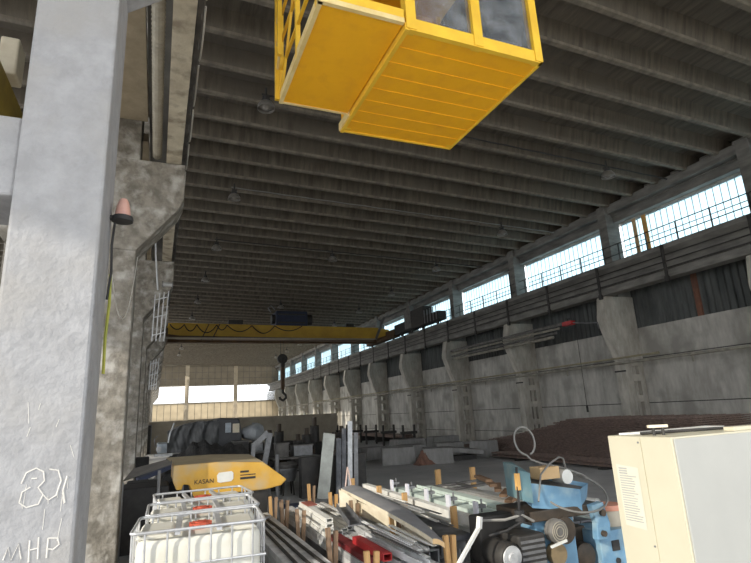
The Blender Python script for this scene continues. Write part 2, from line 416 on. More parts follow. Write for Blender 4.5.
# back wall: concrete foot, beige panels, bright strip, brown glazing
m = MB().box((-14, YE, 0), (WX + .3, YE + .25, 2.3)).box((-14, YE, 10.15), (WX + .3, YE + .25, 11.9))
m.box((-14, YE - .1, 4.55), (WX, YE + .2, 4.75)).box((-14, YE - .06, 7.15), (WX, YE + .2, 7.3))
st(m.build('wall_back', PARTC), 'far end wall of the hall', 'wall')
for i, x in enumerate((-9.9, -2.9, 4.15, 11.2)):
    st(MB().box((x - .28, YE - .35, 0), (x + .28, YE, 10.3)).build('trim_post', POSTC), f'concrete post of the far end wall, {ORD[i]} from the left', 'post')
n = 16
xs = [(-14, -10.18), (-9.62, -3.18), (-2.62, 3.87), (4.43, 10.92), (11.48, WX)]
for i, (a, b) in enumerate(xs):
    for z0, z1, pm, nm, lb in ((7.3, 10.15, PANEU, 'upper', 'dim brownish glazing at the top'), (4.75, 7.15, PANEB, 'strip', 'glaring white strip'), (2.3, 4.55, PANEL_, 'lower', 'beige glazing at the bottom')):
        w = thing(f'window_back_{nm}_{i + 1}', f'{lb} of the far end wall, {ORD[i]} field from the left', 'window'); tag(w, kind='structure')
        MB().box((a, YE + .08, z0), (b, YE + .1, z1)).build('pane', pm, w)
        m = MB(); c = max(3, int((b - a) / .85))
        for j in range(c + 1):
            x = a + (b - a) * j / c; m.box((x - .03, YE + .02, z0), (x + .03, YE + .07, z1))
        if nm == 'upper':
            for z in (8.25, 9.2): m.box((a, YE + .03, z - .03), (b, YE + .06, z + .03))
        if nm != 'strip': m.build('glazing_bars', DUSTST, w)
        else: MB().box((a, YE + .02, 5.9), (b, YE + .05, 5.94)).build('glazing_bars', PAPER, w)

# unseen outer wall of the side bay, openings shaped to admit sun; front header
m = MB().box((-14.25, YF, 0), (-14, 40.3, .9)).box((-14.25, 4.6, 7.0), (-14, 40.3, 11.9)).box((-14.25, YF, 9.3), (-14, 4.6, 11.9))
for y in range(10, 40, 6): m.box((-14.25, y, .9), (-14, y + .3, 7.0))
st(m.build('wall_left', BEAMCON), 'unseen outer wall of the left side bay with openings shaped for the sun', 'wall')
st(MB().box((-14.25, YF - .25, 9.35), (WX + .3, YF, 11.9)).build('wall_front', BEAMCON), 'header wall over the open front of the hall', 'wall')

# left columns: two branches, rungs, corbel both sides, upper column
protoA = None
def left_column(y, lab, first):
    xr = -.365 if first else -.415; xl = xr - .475
    d = .65
    c = thing('column', lab, 'column', (0, y, 0)); tag(c, kind='structure')
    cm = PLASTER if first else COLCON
    hz = 5.22 if first else 4.67
    m = MB().box((xl, 0, 0), (xr, d, hz)).box((xl - 1.3, 0, 0), (xl - .85, d, hz))
    for z0, z1 in ((.0, .4), (1.35, 1.75), (3.30, 3.82)): m.box((xl - .85, .04, z0), (xl, d - .04, z1))
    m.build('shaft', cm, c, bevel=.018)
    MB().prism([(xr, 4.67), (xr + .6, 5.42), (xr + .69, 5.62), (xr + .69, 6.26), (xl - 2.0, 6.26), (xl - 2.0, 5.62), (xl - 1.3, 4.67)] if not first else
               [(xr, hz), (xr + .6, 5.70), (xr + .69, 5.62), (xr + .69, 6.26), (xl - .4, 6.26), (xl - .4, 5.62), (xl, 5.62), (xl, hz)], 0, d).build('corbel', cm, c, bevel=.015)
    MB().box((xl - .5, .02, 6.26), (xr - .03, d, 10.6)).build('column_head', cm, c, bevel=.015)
    return c
for k, y in enumerate(LY):
    lab = 'big pale plastered column filling the left edge of the view' if k == 0 else f'dark concrete crane column with painted dapples of light, {ORD[k - 1]} behind the pale plastered column'
    if k < 2:
        c = left_column(y, lab, k == 0)
        if k == 0: first_col = c
        if k == 1: protoA = c
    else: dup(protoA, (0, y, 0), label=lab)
# scratched drawings and letters on the pale column
def SX(u): return -.685 + .00434 * u
def SZ(v): return 1.26 + (563 - v) * .0052
m = MB()
strokes = [[(2, 551), (6, 540), (10, 552), (16, 538), (20, 552)], [(27, 536), (28, 556)], [(36, 534), (37, 554)], [(28, 545), (37, 544)],
           [(46, 536), (46, 554)], [(46, 536), (56, 537), (58, 543), (52, 547), (47, 546)],
           [(12, 482), (16, 472), (26, 468), (34, 472), (36, 481), (30, 487), (36, 494), (32, 503), (20, 505), (12, 500), (14, 490), (22, 486)],
           [(22, 478), (28, 478)], [(40, 470), (50, 472), (54, 482), (50, 496), (42, 500), (36, 494)], [(60, 478), (57, 492), (60, 504)]]
for s_ in strokes: m.tube([(SX(u), -.001, SZ(v)) for u, v in s_], .0042, 5)
for i in range(14):
    u = random.uniform(2, 62); v = random.uniform(400, 520); l = random.uniform(6, 22); a = random.uniform(-.5, .5)
    m.tube([(SX(u), -.0005, SZ(v)), (SX(u + l * math.sin(a)), -.0005, SZ(v + l))], .0016, 4)
m.build('scratched_scrawl', CHALK, first_col)

# left runway beam, cream strip, duct, walkway slab
m = MB().prism([(.03, 6.42), (.15, 6.42), (.15, 7.0), (.34, 7.05), (.34, 7.22), (-.34, 7.22), (-.34, 7.05), (.03, 7.0)], YF, YE)
lb = m.build('beam_runway_left', BEAMCON); st(lb, 'crane runway beam on the left corbels', 'beam')
MB().box((-.035, YF, 6.27), (.205, YE, 6.42)).build('cream_soffit', STRIPCON, lb)
MB().box((.05, YF, 7.22), (.17, YE, 7.36)).build('crane_rail', DARK, lb)
st(MB().box((-1.35, YF, 6.98), (-.36, 8.8, 7.14)).box((-.9, 9.5, 6.98), (-.36, YE, 7.14)).build('trim_walkway_slab', CREAMCON), 'cream walkway slab beside the left crane beam', 'slab')
# duct (ribbed)
prof = []; m = MB()
y = -2.5
pts = []
while y < 8.95: pts.append(y); y += .075
vs = []; n = 12
for j, y in enumerate(pts):
    for q, rr in ((0, .066), (.03, .078), (.05, .066)):
        vs.append([(-.185 + rr * math.cos(2 * math.pi * k / n), y + q, 6.44 + rr * math.sin(2 * math.pi * k / n)) for k in range(n)])
fl = [v for r in vs for v in r]; fs = [(i * n + k, i * n + (k + 1) % n, (i + 1) * n + (k + 1) % n, (i + 1) * n + k) for i in range(len(vs) - 1) for k in range(n)]
m.add(fl, fs)
tag(m.build('flexible_duct', mat('duct_grey', (.46, .42, .34), (.34, .31, .25), 4, .6, .2)), 'ribbed grey flexible duct running beside the cream beam strip', 'duct')
# ragged festoon along the inside edge
m = MB(); y = 1.0
while y < 14:
    m.box((.225, y, 6.55), (.285, y + random.uniform(.15, .4), 6.55 + random.uniform(.06, .25)))
    y += random.uniform(.4, .7)
m.box((.23, 0, 6.86), (.29, 40, 6.92)); m.box((.23, 0, 6.53), (.27, 40, 6.56))
tag(m.build('cable_tray', DUSTST), 'ragged dusty cable tray along the inner edge of the left crane beam', 'cable tray')
cm = MB()
for i in range(9):
    y = 2 + i * 1.1; cm.tube(sag((.308, y, 6.56), (.308, y + 1.0, 6.56), random.uniform(.04, .16)), .012, 5)
tag(cm.build('festoon_cable', CONDW), 'pale looped cable hanging under the left cable tray', 'cable')
# side bay: ochre beam and its neighbour
tag(MB().box((-2.42, 8.2, 7.103), (-2.17, 8.6, 7.72)).build('cream_block', CREAMP, bevel=.03), 'cream concrete block on the ochre beam behind the pale column', 'concrete block')
tag(MB().prism([(-2.62, 6.26), (-2.30, 6.26), (-2.30, 7.1), (-2.62, 7.1)], 4.3, 60).build('ochre_beam', OCHRE), 'ochre steel beam in the side bay behind the pale column', 'beam')

# warning lamp on the pale column
w = thing('warning_lamp', 'pink cone warning lamp on the side of the pale column', 'lamp', (-.285, 3.9, 3.36))
MB().lathe([(.0, .0), (.070, .0), (.072, .016), (.068, .036), (.05, .04), (0, .04)], n=20).build('lamp_base', BLACK, w, smooth=True)
MB().lathe([(.054, .04), (.046, .10), (.036, .145), (.024, .17), (0, .175)], n=20).build('lamp_cone', PINK, w, smooth=True)
MB().box((-.08, -.02, .01), (-.03, .02, .035)).build('lamp_bracket', DARK, w)
tag(MB().tube([(-.33, 3.88, 3.34), (-.345, 3.95, 3.2), (-.335, 3.95, 3.0), (-.35, 3.95, 2.8)], .008, 6).build('lamp_cable', BLACK), 'black cable hanging below the pink warning lamp', 'cable')
tag(MB().tube([(-.345, 4.02, 3.0), (-.34, 4.05, 2.8), (-.35, 4.05, 2.55), (-.345, 4.05, 2.3)], .011, 6).build('earth_wire', CABLEY), 'yellow-green wire in the gap behind the pale column', 'cable')
tag(MB().tube(sag((-.345, 4.1, 3.02), (-.385, 8.78, 4.55), .62, 16), .006, 5).build('hanging_wire', CONDW), 'thin white wire looping from the pale column to the next column', 'cable')

# ladders and drop pole on the left
def ladder(y, x, z0, z1, w, lab):
    t = thing('hanging_ladder', lab, 'ladder', (x, y, z0))
    h = z1 - z0
    for i in range(4): MB().bar((i * w / 3 - .012 * i, 0, 0), (i * w / 3 + .02, 0, h + .1 * i / 3), .025, .025).build('upright', GALV, t)
    for i in range(3): MB().bar((0, -.02, h * (.12 + .38 * i)), (w, -.02, h * (.12 + .38 * i) + .08), .02, .02).build('rung', GALV, t)
    return t
ladder(13.0, -.16, 3.8, 4.9, .29, 'pale steel ladder cage hanging beyond the first dark column')
ladder(20.0, -.26, 3.1, 4.1, .26, 'second smaller ladder cage farther along the left columns')
tag(MB().tube([(-.2, 13, 6.22), (-.14, 13, 5.5), (-.09, 13, 5.02)], .022, 6).build('drop_pole', GALV), 'pale pole dropping from the left beam to the ladder cage', 'pole')
k2 = thing('hanging_reel', 'small grey reel clamped at the top of the ladder cage', 'reel', (.12, 12.96, 5.15))
MB().cyl((-.1, 0, 0), (.1, 0, 0), .05, 10).build('reel_core', GALV, k2); MB().cyl((-.12, 0, 0), (-.1, 0, 0), .08, 12).cyl((.1, 0, 0), (.12, 0, 0), .08, 12).build('reel_flange', GREYST, k2)

# low partition wall in front of the far bays
st(MB().box((-.2, 40, 0), (13.1, 40.3, 2.08)).box((-.95, 40, 1.9), (-.2, 40.3, 2.08)).build('wall_partition', PARTC), 'low tan partition wall across the far end of the floor', 'wall')
d = thing('door_1', 'dark door at the left end of the low partition wall', 'door', (-.58, 40.0, 0)); tag(d, kind='structure')
MB().box((-.36, 0, 0), (.36, .05, 1.88)).build('door_leaf', DARK, d)
MB().box((-.4, -.04, 0), (-.34, .08, 1.92)).box((.34, -.04, 0), (.4, .08, 1.92)).box((-.4, -.04, 1.86), (.4, .08, 1.92)).build('door_frame', GREYST, d)

# ================================================================== LAMPS AND CONDUITS
lamp0 = None; cnt = 0
rows = [12.05 + 6.1 * k for k in range(10)]
for xk, (x, side) in enumerate(((2.27, 'left'), (13.95, 'right'), (7.95, 'middle'))):
    for k, y in enumerate(rows):
        if side == 'middle' and k not in (2, 4, 6): continue
        z = roof_z(x)
        lab = f'grey bell lamp under the roof, {side} line, {ORD[k]} row from the yellow cab'
        if lamp0 is None:
            t = thing('bell_lamp', lab, 'lamp', (x, y, z), 0, 'bell lamps under the roof')
            MB().cyl((0, 0, 0), (0, 0, -.27), .03, 8).box((-.09, -.09, -.29), (.09, .09, -.25)).build('hanger', DARK, t)
            MB().lathe([(.0, -.25), (.09, -.25), (.1, -.35), (.07, -.40), (0, -.40)], n=14).build('gear_housing', DARK, t, smooth=True)
            MB().lathe([(.08, -.39), (.15, -.43), (.21, -.52), (.225, -.62), (.215, -.62), (.2, -.53), (.14, -.45), (.0, -.41)], n=20).build('reflector', LAMPG, t, smooth=True)
            MB().lathe([(0, -.65), (.06, -.63), (.10, -.59), (.19, -.57), (.2, -.57)], n=16).build('lamp_lens', LAMPG, t, smooth=True)
            lamp0 = t
        else: dup(lamp0, (x, y, z), label=lab)
for k in range(3):
    y = rows[k] + .25; pts = []
    for i in range(24):
        x = 2.2 + (17.2 - 2.2) * i / 23; pts.append((x, y, roof_z(x) - .03 - .015 * (i % 2)))
    m = MB().tube(pts, .022, 6)
    tag(m.build('ceiling_conduit', CABLEG if k == 1 else BLACK), f'thin conduit crossing the ribs at the {ORD[k]} lamp row', 'conduit')

# ================================================================== YELLOW CRANE CAB
cab = thing('crane_cab', 'bright yellow crane operator cab hanging from above', 'crane cab', (0, 0, 0))
Z = 5.3; x0, x1, y0, y1 = 1.945, 3.425, 3.56, 5.36
# underside of overlapping planks
m = MB(); n = 8
for i in range(n):
    a = y0 + (y1 - y0) * i / n; b = y0 + (y1 - y0) * (i + 1) / n
    m.prism([(a, Z + .0), (b, Z + .006), (b, Z + .06), (a, Z + .06)], x0, x1, 'x')
m.build('plank_underside', YEL, cab)
MB().box((x0, y0, Z + .06), (x1, y1, Z + .1)).build('cab_floor', YEL, cab)
# sill rails
m = MB().box((x0 - .0, y0 - .03, Z - .01), (x1 + .03, y0 + .02, Z + .12)).box((x1, y0 - .03, Z - .01), (x1 + .03, y1 + .02, Z + .12)).box((x0, y1, Z - .01), (x1 + .03, y1 + .03, Z + .12)).box((x0 - .03, y0 - .03, Z - .02), (x0 + .01, y1 + .03, Z + .06))
m.build('sill_frame', YELB, cab)
# posts
top = Z + 2.0
for px, w in ((x0 - .02, .10), (x0 + .70, .10), (x1 - .06, .09)):
    MB().box((px, y0 - .04, Z), (px + w, y0 + .05, top)).build('cab_post', YELB, cab)
for px in (x0, x1 - .06): MB().box((px, y1 - .06, Z), (px + .08, y1 + .03, top)).build('cab_post', YELB, cab)
for a, b in ((x0 + .08, x0 + .70), (x0 + .80, x1 - .06)):
    MB().box((a, y0, Z + .12), (b, y0 + .008, top - .1)).build('window_glass', GLASS, cab)
    MB().box((a, y0 - .02, Z + .98), (b, y0 + .02, Z + 1.03)).build('window_rail', YELB, cab)
MB().box((x1 + .005, y0 + .05, Z + .12), (x1 + .013, y1 - .06, top - .1)).build('window_glass', GLASS, cab)
MB().box((x0, y1, Z + .1), (x1, y1 + .02, top)).build('cab_panel', YEL, cab)
MB().box((x0 - .02, y0 + .8, Z + .1), (x0 + .01, y1, top)).build('door_panel', YEL, cab)
MB().box((x0 - .05, y0 - .06, top), (x1 + .06, y1 + .05, top + .1)).build('cab_roof', YELB, cab)
s = MB().box((2.6, 4.4, Z + .1), (3.0, 4.8, Z + .5)).box((2.6, 4.75, Z + .5), (3.0, 4.85, Z + 1.0)); s.build('operator_seat', BLACK, cab)
m = MB().bar((2.9, 3.6, Z + .1), (3.25, 4.3, Z + 1.5), .04, .04); m.build('cab_brace', DARK, cab)
# boarding platform left of the cab
px0, px1, py0, py1 = 1.14, 1.90, 3.55, 5.06; ZP = Z + .045
MB().box((px0, py0, ZP), (px1, py1, ZP + .03)).build('platform_floor', YEL, cab)
MB().box((px0 - .04, py0 - .035, ZP + .035), (px1, py0, ZP + .13)).build('kick_plate', YELB, cab)
m = MB().box((px0 - .04, py0 - .03, ZP - .015), (px0, py1 + .03, ZP + .08)).box((px0 - .04, py0 - .04, ZP - .015), (px1, py0, ZP + .035)).box((px0 - .04, py1, ZP - .01), (px1, py1 + .03, ZP + .06))
m.build('platform_edge', YELT, cab)
MB().box((px1, py1 - .02, Z - .005), (px1 + .03, y1 + .03, ZP + .05)).build('step_plate', YELT, cab)
for yy in (py0 + .05, py0 + .75, py1 - .02): MB().bar((px0 - .02, yy, ZP), (px0 - .02, yy, ZP + 1.1), .045, .045).build('railing_post', YELB, cab)
for zz in (.38, .75, 1.1): MB().bar((px0 - .02, py0, ZP + zz), (px0 - .02, py1, ZP + zz), .03, .03).build('railing_bar', YELB, cab)
MB().bar((px0 - .02, py1 - .02, ZP + .05), (px0 - .02, py0 + .75, ZP + 1.1), .025, .025).build('railing_brace', YELB, cab)
MB().bar((px0 - .06, py1 + .02, ZP + .02), (px0 - .06, py1 + .02, ZP + 1.4), .045, .045).build('ladder_rail', YELB, cab)
MB().bar((px0 - .1, py1 - .30, ZP + .35), (px0 - .1, py1 - .30, ZP + 1.6), .045, .045).build('ladder_rail', YELB, cab)
for zz in (.4, .7, 1.0): MB().bar((px0 - .06, py1, ZP + zz), (px0 - .1, py1 - .30, ZP + zz), .025, .025).build('ladder_rung', YELT, cab)
# hangers up to the near crane bridge
for px in (x0 + .1, x1 - .1): MB().bar((px, y0 + .0, top + .1), (px, y0 - .25, 7.44), .12, .12).build('hanger', YELB, cab)
nb = thing('crane_girder', 'yellow crane girder above the yellow cab', 'crane', (0, 0, 0))
MB().box((.1, 2.9, 7.52), (16.6, 3.5, 8.5)).build('girder', GIRD, nb)

# ================================================================== FAR BRIDGE CRANE
cr = thing('bridge_crane', 'far yellow bridge crane spanning the hall with blue hoist', 'crane', (0, 0, 0))
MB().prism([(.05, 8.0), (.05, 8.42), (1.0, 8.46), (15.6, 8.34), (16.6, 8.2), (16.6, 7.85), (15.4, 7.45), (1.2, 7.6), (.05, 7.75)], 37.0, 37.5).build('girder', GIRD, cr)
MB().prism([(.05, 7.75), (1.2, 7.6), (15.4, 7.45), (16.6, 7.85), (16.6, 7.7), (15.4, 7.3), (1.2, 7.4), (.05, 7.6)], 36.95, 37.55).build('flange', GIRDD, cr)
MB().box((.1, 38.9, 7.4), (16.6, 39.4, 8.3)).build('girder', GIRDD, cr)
m = MB().box((.3, 36.4, 7.36), (15.2, 36.95, 7.42)); m.build('walkway', PARTC, cr)
for x in (.0, 16.3):
    MB().box((x - .0, 35.5 if x > 1 else 36.2, 7.42), (x + .5, 41.2 if x > 1 else 40.4, 8.0)).build('end_carriage', GIRDD, cr)
for x, ys in ((.11, (36.6, 40.0)), (16.58, (36.2, 40.6))):
    for y in ys: MB().cyl((x - .05, y, 7.47 if x > 1 else 7.53), (x + .05, y, 7.47 if x > 1 else 7.53), .16, 16).build('wheel', DARK, cr)
hb_ = MB().box((7.75, 37.1, 8.42), (10.1, 38.9, 9.5)).build('hoist_body', HOISTB, cr, bevel=.06)
MB().cyl((7.5, 37.6, 8.95), (7.75, 37.6, 8.95), .35, 16).build('hoist_motor', DARK, hb_)
MB().cyl((10.1, 37.6, 8.95), (10.5, 37.6, 8.95), .4, 16).build('rope_drum', DARK, hb_)
MB().box((7.9, 37.06, 8.6), (9.9, 37.1, 8.7)).box((7.9, 37.06, 9.2), (9.9, 37.1, 9.3)).build('hoist_ribs', DARK, hb_)
MB().tube([(7.4, 37.2, 9.4), (7.2, 37.2, 9.7), (7.4, 37.2, 9.9), (7.7, 37.2, 9.6)], .05, 6).build('hoist_hook_bracket', GREYST, hb_)
MB().box((4.4, 37.05, 8.46), (5.4, 37.4, 8.75)).build('control_box', DARK, cr)
MB().box((13.1, 37.05, 8.38), (13.7, 37.4, 8.66)).build('motor_box', DARK, cr)
xs = [.6, 1.5, 2.3, 3.6, 4.3, 6.0, 7.6, 9.6]
for i in range(len(xs) - 1): MB().tube(sag((xs[i], 36.9, 8.35), (xs[i + 1], 36.9, 8.35), .35 + .1 * (i % 3)), .035, 6).build('festoon_loop', BLACK, cr)
for x in (2.6, 3.3): MB().bar((x, 36.9, 7.3), (x + .5, 36.9, 8.4), .06, .06).build('stay', DARK, cr)
for x in (8.25, 8.5): MB().cyl((x, 38, 6.3), (x, 38, 8.5), .018, 6).build('hoist_rope', DARK, cr)
hk = MB().cyl((8.38, 37.85, 6.1), (8.38, 38.15, 6.1), .36, 20).box((8.25, 37.8, 5.5), (8.52, 38.2, 6.2)).build('pulley_block', DARK, cr)
MB().bar((8.4, 38, 3.9), (8.4, 38, 5.6), .24, .24).build('hook_shank', GIRDD, hk)
MB().tube([(8.4, 38, 3.95), (8.4, 38, 3.7), (8.6, 38, 3.5), (8.62, 38, 3.3), (8.42, 38, 3.12), (8.2, 38, 3.25), (8.18, 38, 3.4)], .09, 8).build('hook', DARK, hk)
# yellow strut leaning at the right end
MB().bar((15.4, 36.9, 7.4), (16.2, 36.9, 9.2), .16, .16).build('strut', DUSTST, cr)
# second end carriage, dark, standing on the right rail
e = thing('crane_trolley', 'dark crane end truck standing on the right rail before the yellow crane', 'crane', (16.55, 0, 0))
MB().box((-.35, 30.4, 7.5), (.35, 33.4, 8.75)).build('drive_housing', DARK, e, bevel=.05)
MB().box((-.3, 28.5, 7.5), (.3, 30.4, 8.05)).build('wheel_beam', BLACK, e)
MB().box((-.3, 33.4, 7.5), (.3, 35.2, 8.2)).build('wheel_beam', BLACK, e)
for i in range(5): MB().tube([(-.38, 28.6 + i * .4, 7.5), (-.38, 28.6 + i * .4, 8.3), (-.3, 28.75 + i * .4, 8.4)], .03, 6).build('guard_hoop', GREYST, e)
for y in (29.2, 31.2, 33.0, 34.6): MB().cyl((-.02, y, 7.48), (.08, y, 7.48), .17, 14).build('wheel', DARK, e)
MB().box((-.4, 32.2, 7.6), (-.35, 33.2, 8.9)).build('cover_plate', DUSTST, e)

# ================================================================== IBC TOTES
def tote(lab, loc, rz):
    W, D, H = 1.19, .88, 1.01
    t = thing('liquid_tote', lab, 'tank', loc, rz, 'caged liquid totes')
    m = MB()
    for y in (-D / 2, -.06, D / 2 - .12): m.box((-W / 2, y, 0), (W / 2, y + .12, .02))
    for x in (-W / 2, -.07, W / 2 - .14):
        for y in (-D / 2, -.06, D / 2 - .12): m.box((x, y, .02), (x + .14, y + .12, .1))
    m.box((-W / 2, -D / 2, .1), (W / 2, D / 2, .13)); m.build('pallet', TIMBERD, t)
    # bottle with pillowed top
    b = MB(); a, c = W / 2 - .035, D / 2 - .035
    def ring(k, z, r=.1):
        pts = []
        for cx, cy, s0 in ((a * k - r, c * k - r, 0), (-a * k + r, c * k - r, 1), (-a * k + r, -c * k + r, 2), (a * k - r, -c * k + r, 3)):
            for j in range(5):
                q = math.pi / 2 * (s0 + j / 4); pts.append((cx + r * math.cos(q), cy + r * math.sin(q), z))
        return pts
    rings = [ring(.96, .14), ring(1, .2), ring(1, .84), ring(.985, .885), ring(.94, .915), ring(.86, .925)]
    vs = [p for R in rings for p in R]; n = 20
    fs = [(i * n + k, i * n + (k + 1) % n, (i + 1) * n + (k + 1) % n, (i + 1) * n + k) for i in range(len(rings) - 1) for k in range(n)]
    fs += [tuple(reversed(range(n))), tuple((len(rings) - 1) * n + k for k in range(n))]
    b.add(vs, fs)
    bo = b.build('plastic_bottle', HDPE, t, smooth=True)
    # raised shoulders left and right of the filler channel
    for x in (-.4, .36): MB().prism([(x - .17, .92), (x - .14, .955), (x + .14, .955), (x + .17, .92)], -c * .82, c * .82).build('top_bulge', HDPE, bo, bevel=.012)
    cp = MB().cyl((.0, -.02, .92), (.0, -.02, .975), .105, 22)
    for k in range(11):
        q = 2 * math.pi * k / 11; cp.box((.1 * math.cos(q) - .01, -.02 + .1 * math.sin(q) - .01, .93), (.1 * math.cos(q) + .01, -.02 + .1 * math.sin(q) + .01, .978))
    cp.cyl((0, -.02, .975), (0, -.02, .985), .055, 14).build('filler_cap', CAPRED, t)
    for x in (-.2, .17): MB().box((x - .025, -D / 2, .955), (x + .025, D / 2, .985)).build('top_strap', CAGE, t)
    MB().cyl((0, -D / 2 - .04, .2), (0, -D / 2 + .02, .2), .05, 12).build('outlet_valve', BLACK, t)
    for z in (.16, .43, .70): MB().tube([(-W / 2, -D / 2, z), (W / 2, -D / 2, z), (W / 2, D / 2, z), (-W / 2, D / 2, z)], .011, 8, True).build('cage_hoop', CAGE, t)
    rr = MB()
    pts = []
    for cx, cy, s0 in ((W / 2 - .05, D / 2 - .05, 0), (-W / 2 + .05, D / 2 - .05, 1), (-W / 2 + .05, -D / 2 + .05, 2), (W / 2 - .05, -D / 2 + .05, 3)):
        for j in range(5):
            q = math.pi / 2 * (s0 + j / 4); pts.append((cx + .05 * math.cos(q), cy + .05 * math.sin(q), H - .012))
    rr.tube(pts, .015, 8, True).build('cage_rim', CAGE, t, smooth=True)
    for i in range(6):
        x = -W / 2 + .12 + (W - .24) * i / 5
        for y in (-D / 2, D / 2): MB().cyl((x, y, .12), (x, y, H - .01), .010, 8).build('cage_bar', CAGE, t)
    for i in range(4):
        y = -D / 2 + .12 + (D - .24) * i / 3
        for x in (-W / 2, W / 2): MB().cyl((x, y, .12), (x, y, H - .01), .010, 8).build('cage_bar', CAGE, t)
    return t
t1 = tote('cream liquid tote in a steel cage, nearest of the three', (.47, 5.95, 0), math.radians(-4))
dup(t1, (.565, 6.93, 0), math.radians(-1), 'caged cream liquid tote in the middle of the row of three')
dup(t1, (.645, 7.93, 0), math.radians(3), 'caged cream liquid tote nearest the yellow rig, last of three')

# ================================================================== YELLOW RIG
rg = thing('drilling_rig', 'low machine with a long yellow hood behind the totes', 'machine', (0, 9.3, 0))
prof = [(.30, 1.06), (.30, 1.30), (.95, 1.30), (1.72, 1.24), (2.12, .93), (2.02, .84), (1.75, .80), (.62, .80), (.55, .98), (.46, 1.0), (.44, .92), (.36, .92)]
hd = MB().prism(prof, 0, .95).build('hood', HOODY, rg, bevel=.018)
m = MB().add([(.32, .0, 1.302), (.95, .0, 1.302), (1.72, 0, 1.242), (1.62, .9, 1.33), (.95, .95, 1.37), (.2, .95, 1.37)], [(0, 1, 4, 5), (1, 2, 3, 4)])
m.build('hood_top', HOODD, hd)

def text(body, size, parent, loc, rot, mt, name='lettering', ext=.002):
    cu = bpy.data.curves.new(name, 'FONT'); cu.body = body; cu.size = size; cu.extrude = ext
    o = bpy.data.objects.new(name, cu); COL.objects.link(o)
    bpy.context.view_layer.update()
    me = bpy.data.meshes.new_from_object(o.evaluated_get(bpy.context.evaluated_depsgraph_get()))
    bpy.data.objects.remove(o)
    me.materials.clear(); me.materials.append(mt)
    q = bpy.data.objects.new(name, me); COL.objects.link(q); q.parent = parent; q.location = loc; q.rotation_euler = rot
    return q
text('KASAN', .095, hd, (.62, -.004, .985), (math.pi / 2, 0, 0), DARK)
pl = MB().prism([(.98, .99), (.97, 1.09), (1.0, 1.13), (1.2, 1.14), (1.23, 1.11), (1.23, 1.02), (1.2, .985), (1.02, .975)], -.006, 0).build('paper_sticker', PAPER, hd)
for z0, z1, xx in ((1.10, 1.13, 1.48), (1.055, 1.07, 1.59), (.995, 1.03, 1.59)): MB().box((1.34, -.005, z0), (xx, 0, z1)).build('black_stripe', DARK, hd)
MB().box((.44, .05, .3), (1.8, .9, .8)).build('chassis', DARK, rg)
for y in (-.02, .72):
    MB().prism([(.3, .0), (1.7, .0), (1.95, .18), (1.85, .42), (.2, .42), (.08, .18)], y, y + .26).build('crawler_track', BLACK, rg, bevel=.02)
MB().box((-.45, .1, .05), (.26, .9, 1.0)).box((-.55, .0, .9), (-.5, .06, 1.28)).build('engine_block', BLACK, rg, bevel=.03)
MB().add([(-.42, .0, 1.12), (.28, .0, 1.32), (.3, .9, 1.36), (-.3, .9, 1.24)], [(0, 1, 2, 3)]).build('canvas_cover', mat('grey_canvas', (.24, .22, .2), (.17, .16, .15), 5, .9), rg)
for x, z in ((-.42, 1.11), (.1, 1.24)): MB().cyl((x, .02, 0), (x, .02, z), .025, 8).build('cover_post', GREYST, rg)
MB().cyl((.35, -.1, .62), (.35, .2, .62), .1, 14).build('grab_cylinder', DARK, rg)
# blue pallet box behind the rig nose
tag(MB().box((2.16, 9.72, 0), (2.5, 10.1, .42)).box((2.19, 9.68, .08), (2.47, 9.72, .36)).build('blue_crate', mat('crate_blue', (.07, .1, .2), (.05, .07, .14), 4, .6), bevel=.01), 'dark blue crate right of the yellow hood tip', 'crate')

# ================================================================== CABINET AT RIGHT
cb = thing('control_cabinet', 'tall cream and grey sheet metal control cabinet at the right edge', 'cabinet', (3.11, 2.55, 0))
W, D, H = 1.05, .53, 1.7
MB().box((0, .0, .06), (W, D, H)).build('cabinet_body', CABCREAM, cb, bevel=.006)
MB().box((.02, .02, 0), (W - .02, D - .02, .06)).build('plinth', DARK, cb)
MB().box((.012, -.012, .08), (W - .012, .0, H - .012)).build('door', CABGREY, cb, bevel=.004)
sp = MB().box((-.006, .245, .07), (0, D - .004, H - .004)).box((-.006, .004, .07), (0, .235, H - .004)).build('access_panel', CABCREAM, cb)
s = MB()
for y, z in ((.262, 1.66), (.262, 1.0), (.262, .35)): s.cyl((-.010, y, z), (-.004, y, z), .007, 10)
for x, z in ((W - .05, 1.66),): s.cyl((x, -.02, z), (x, -.01, z), .006, 10)
s.build('screws', GREYST, sp)
ps = MB().add([(-.009, .485, 1.505), (-.009, .295, 1.49), (-.009, .30, 1.09), (-.009, .475, 1.10)], [(0, 1, 2, 3)])
pp = ps.build('paper_notice', mat('notice_paper', (.60, .585, .49), (.56, .545, .45), 5, .85), cb)
s = MB()
for i in range(22):
    z = 1.475 - i * .0162; l = random.uniform(.10, .15) if i > 2 else .07
    s.box((-.0105, .465 - l, z), (-.0095, .465, z + (.006 if i > 2 else .009)))
s.build('printed_lines', INK, pp)
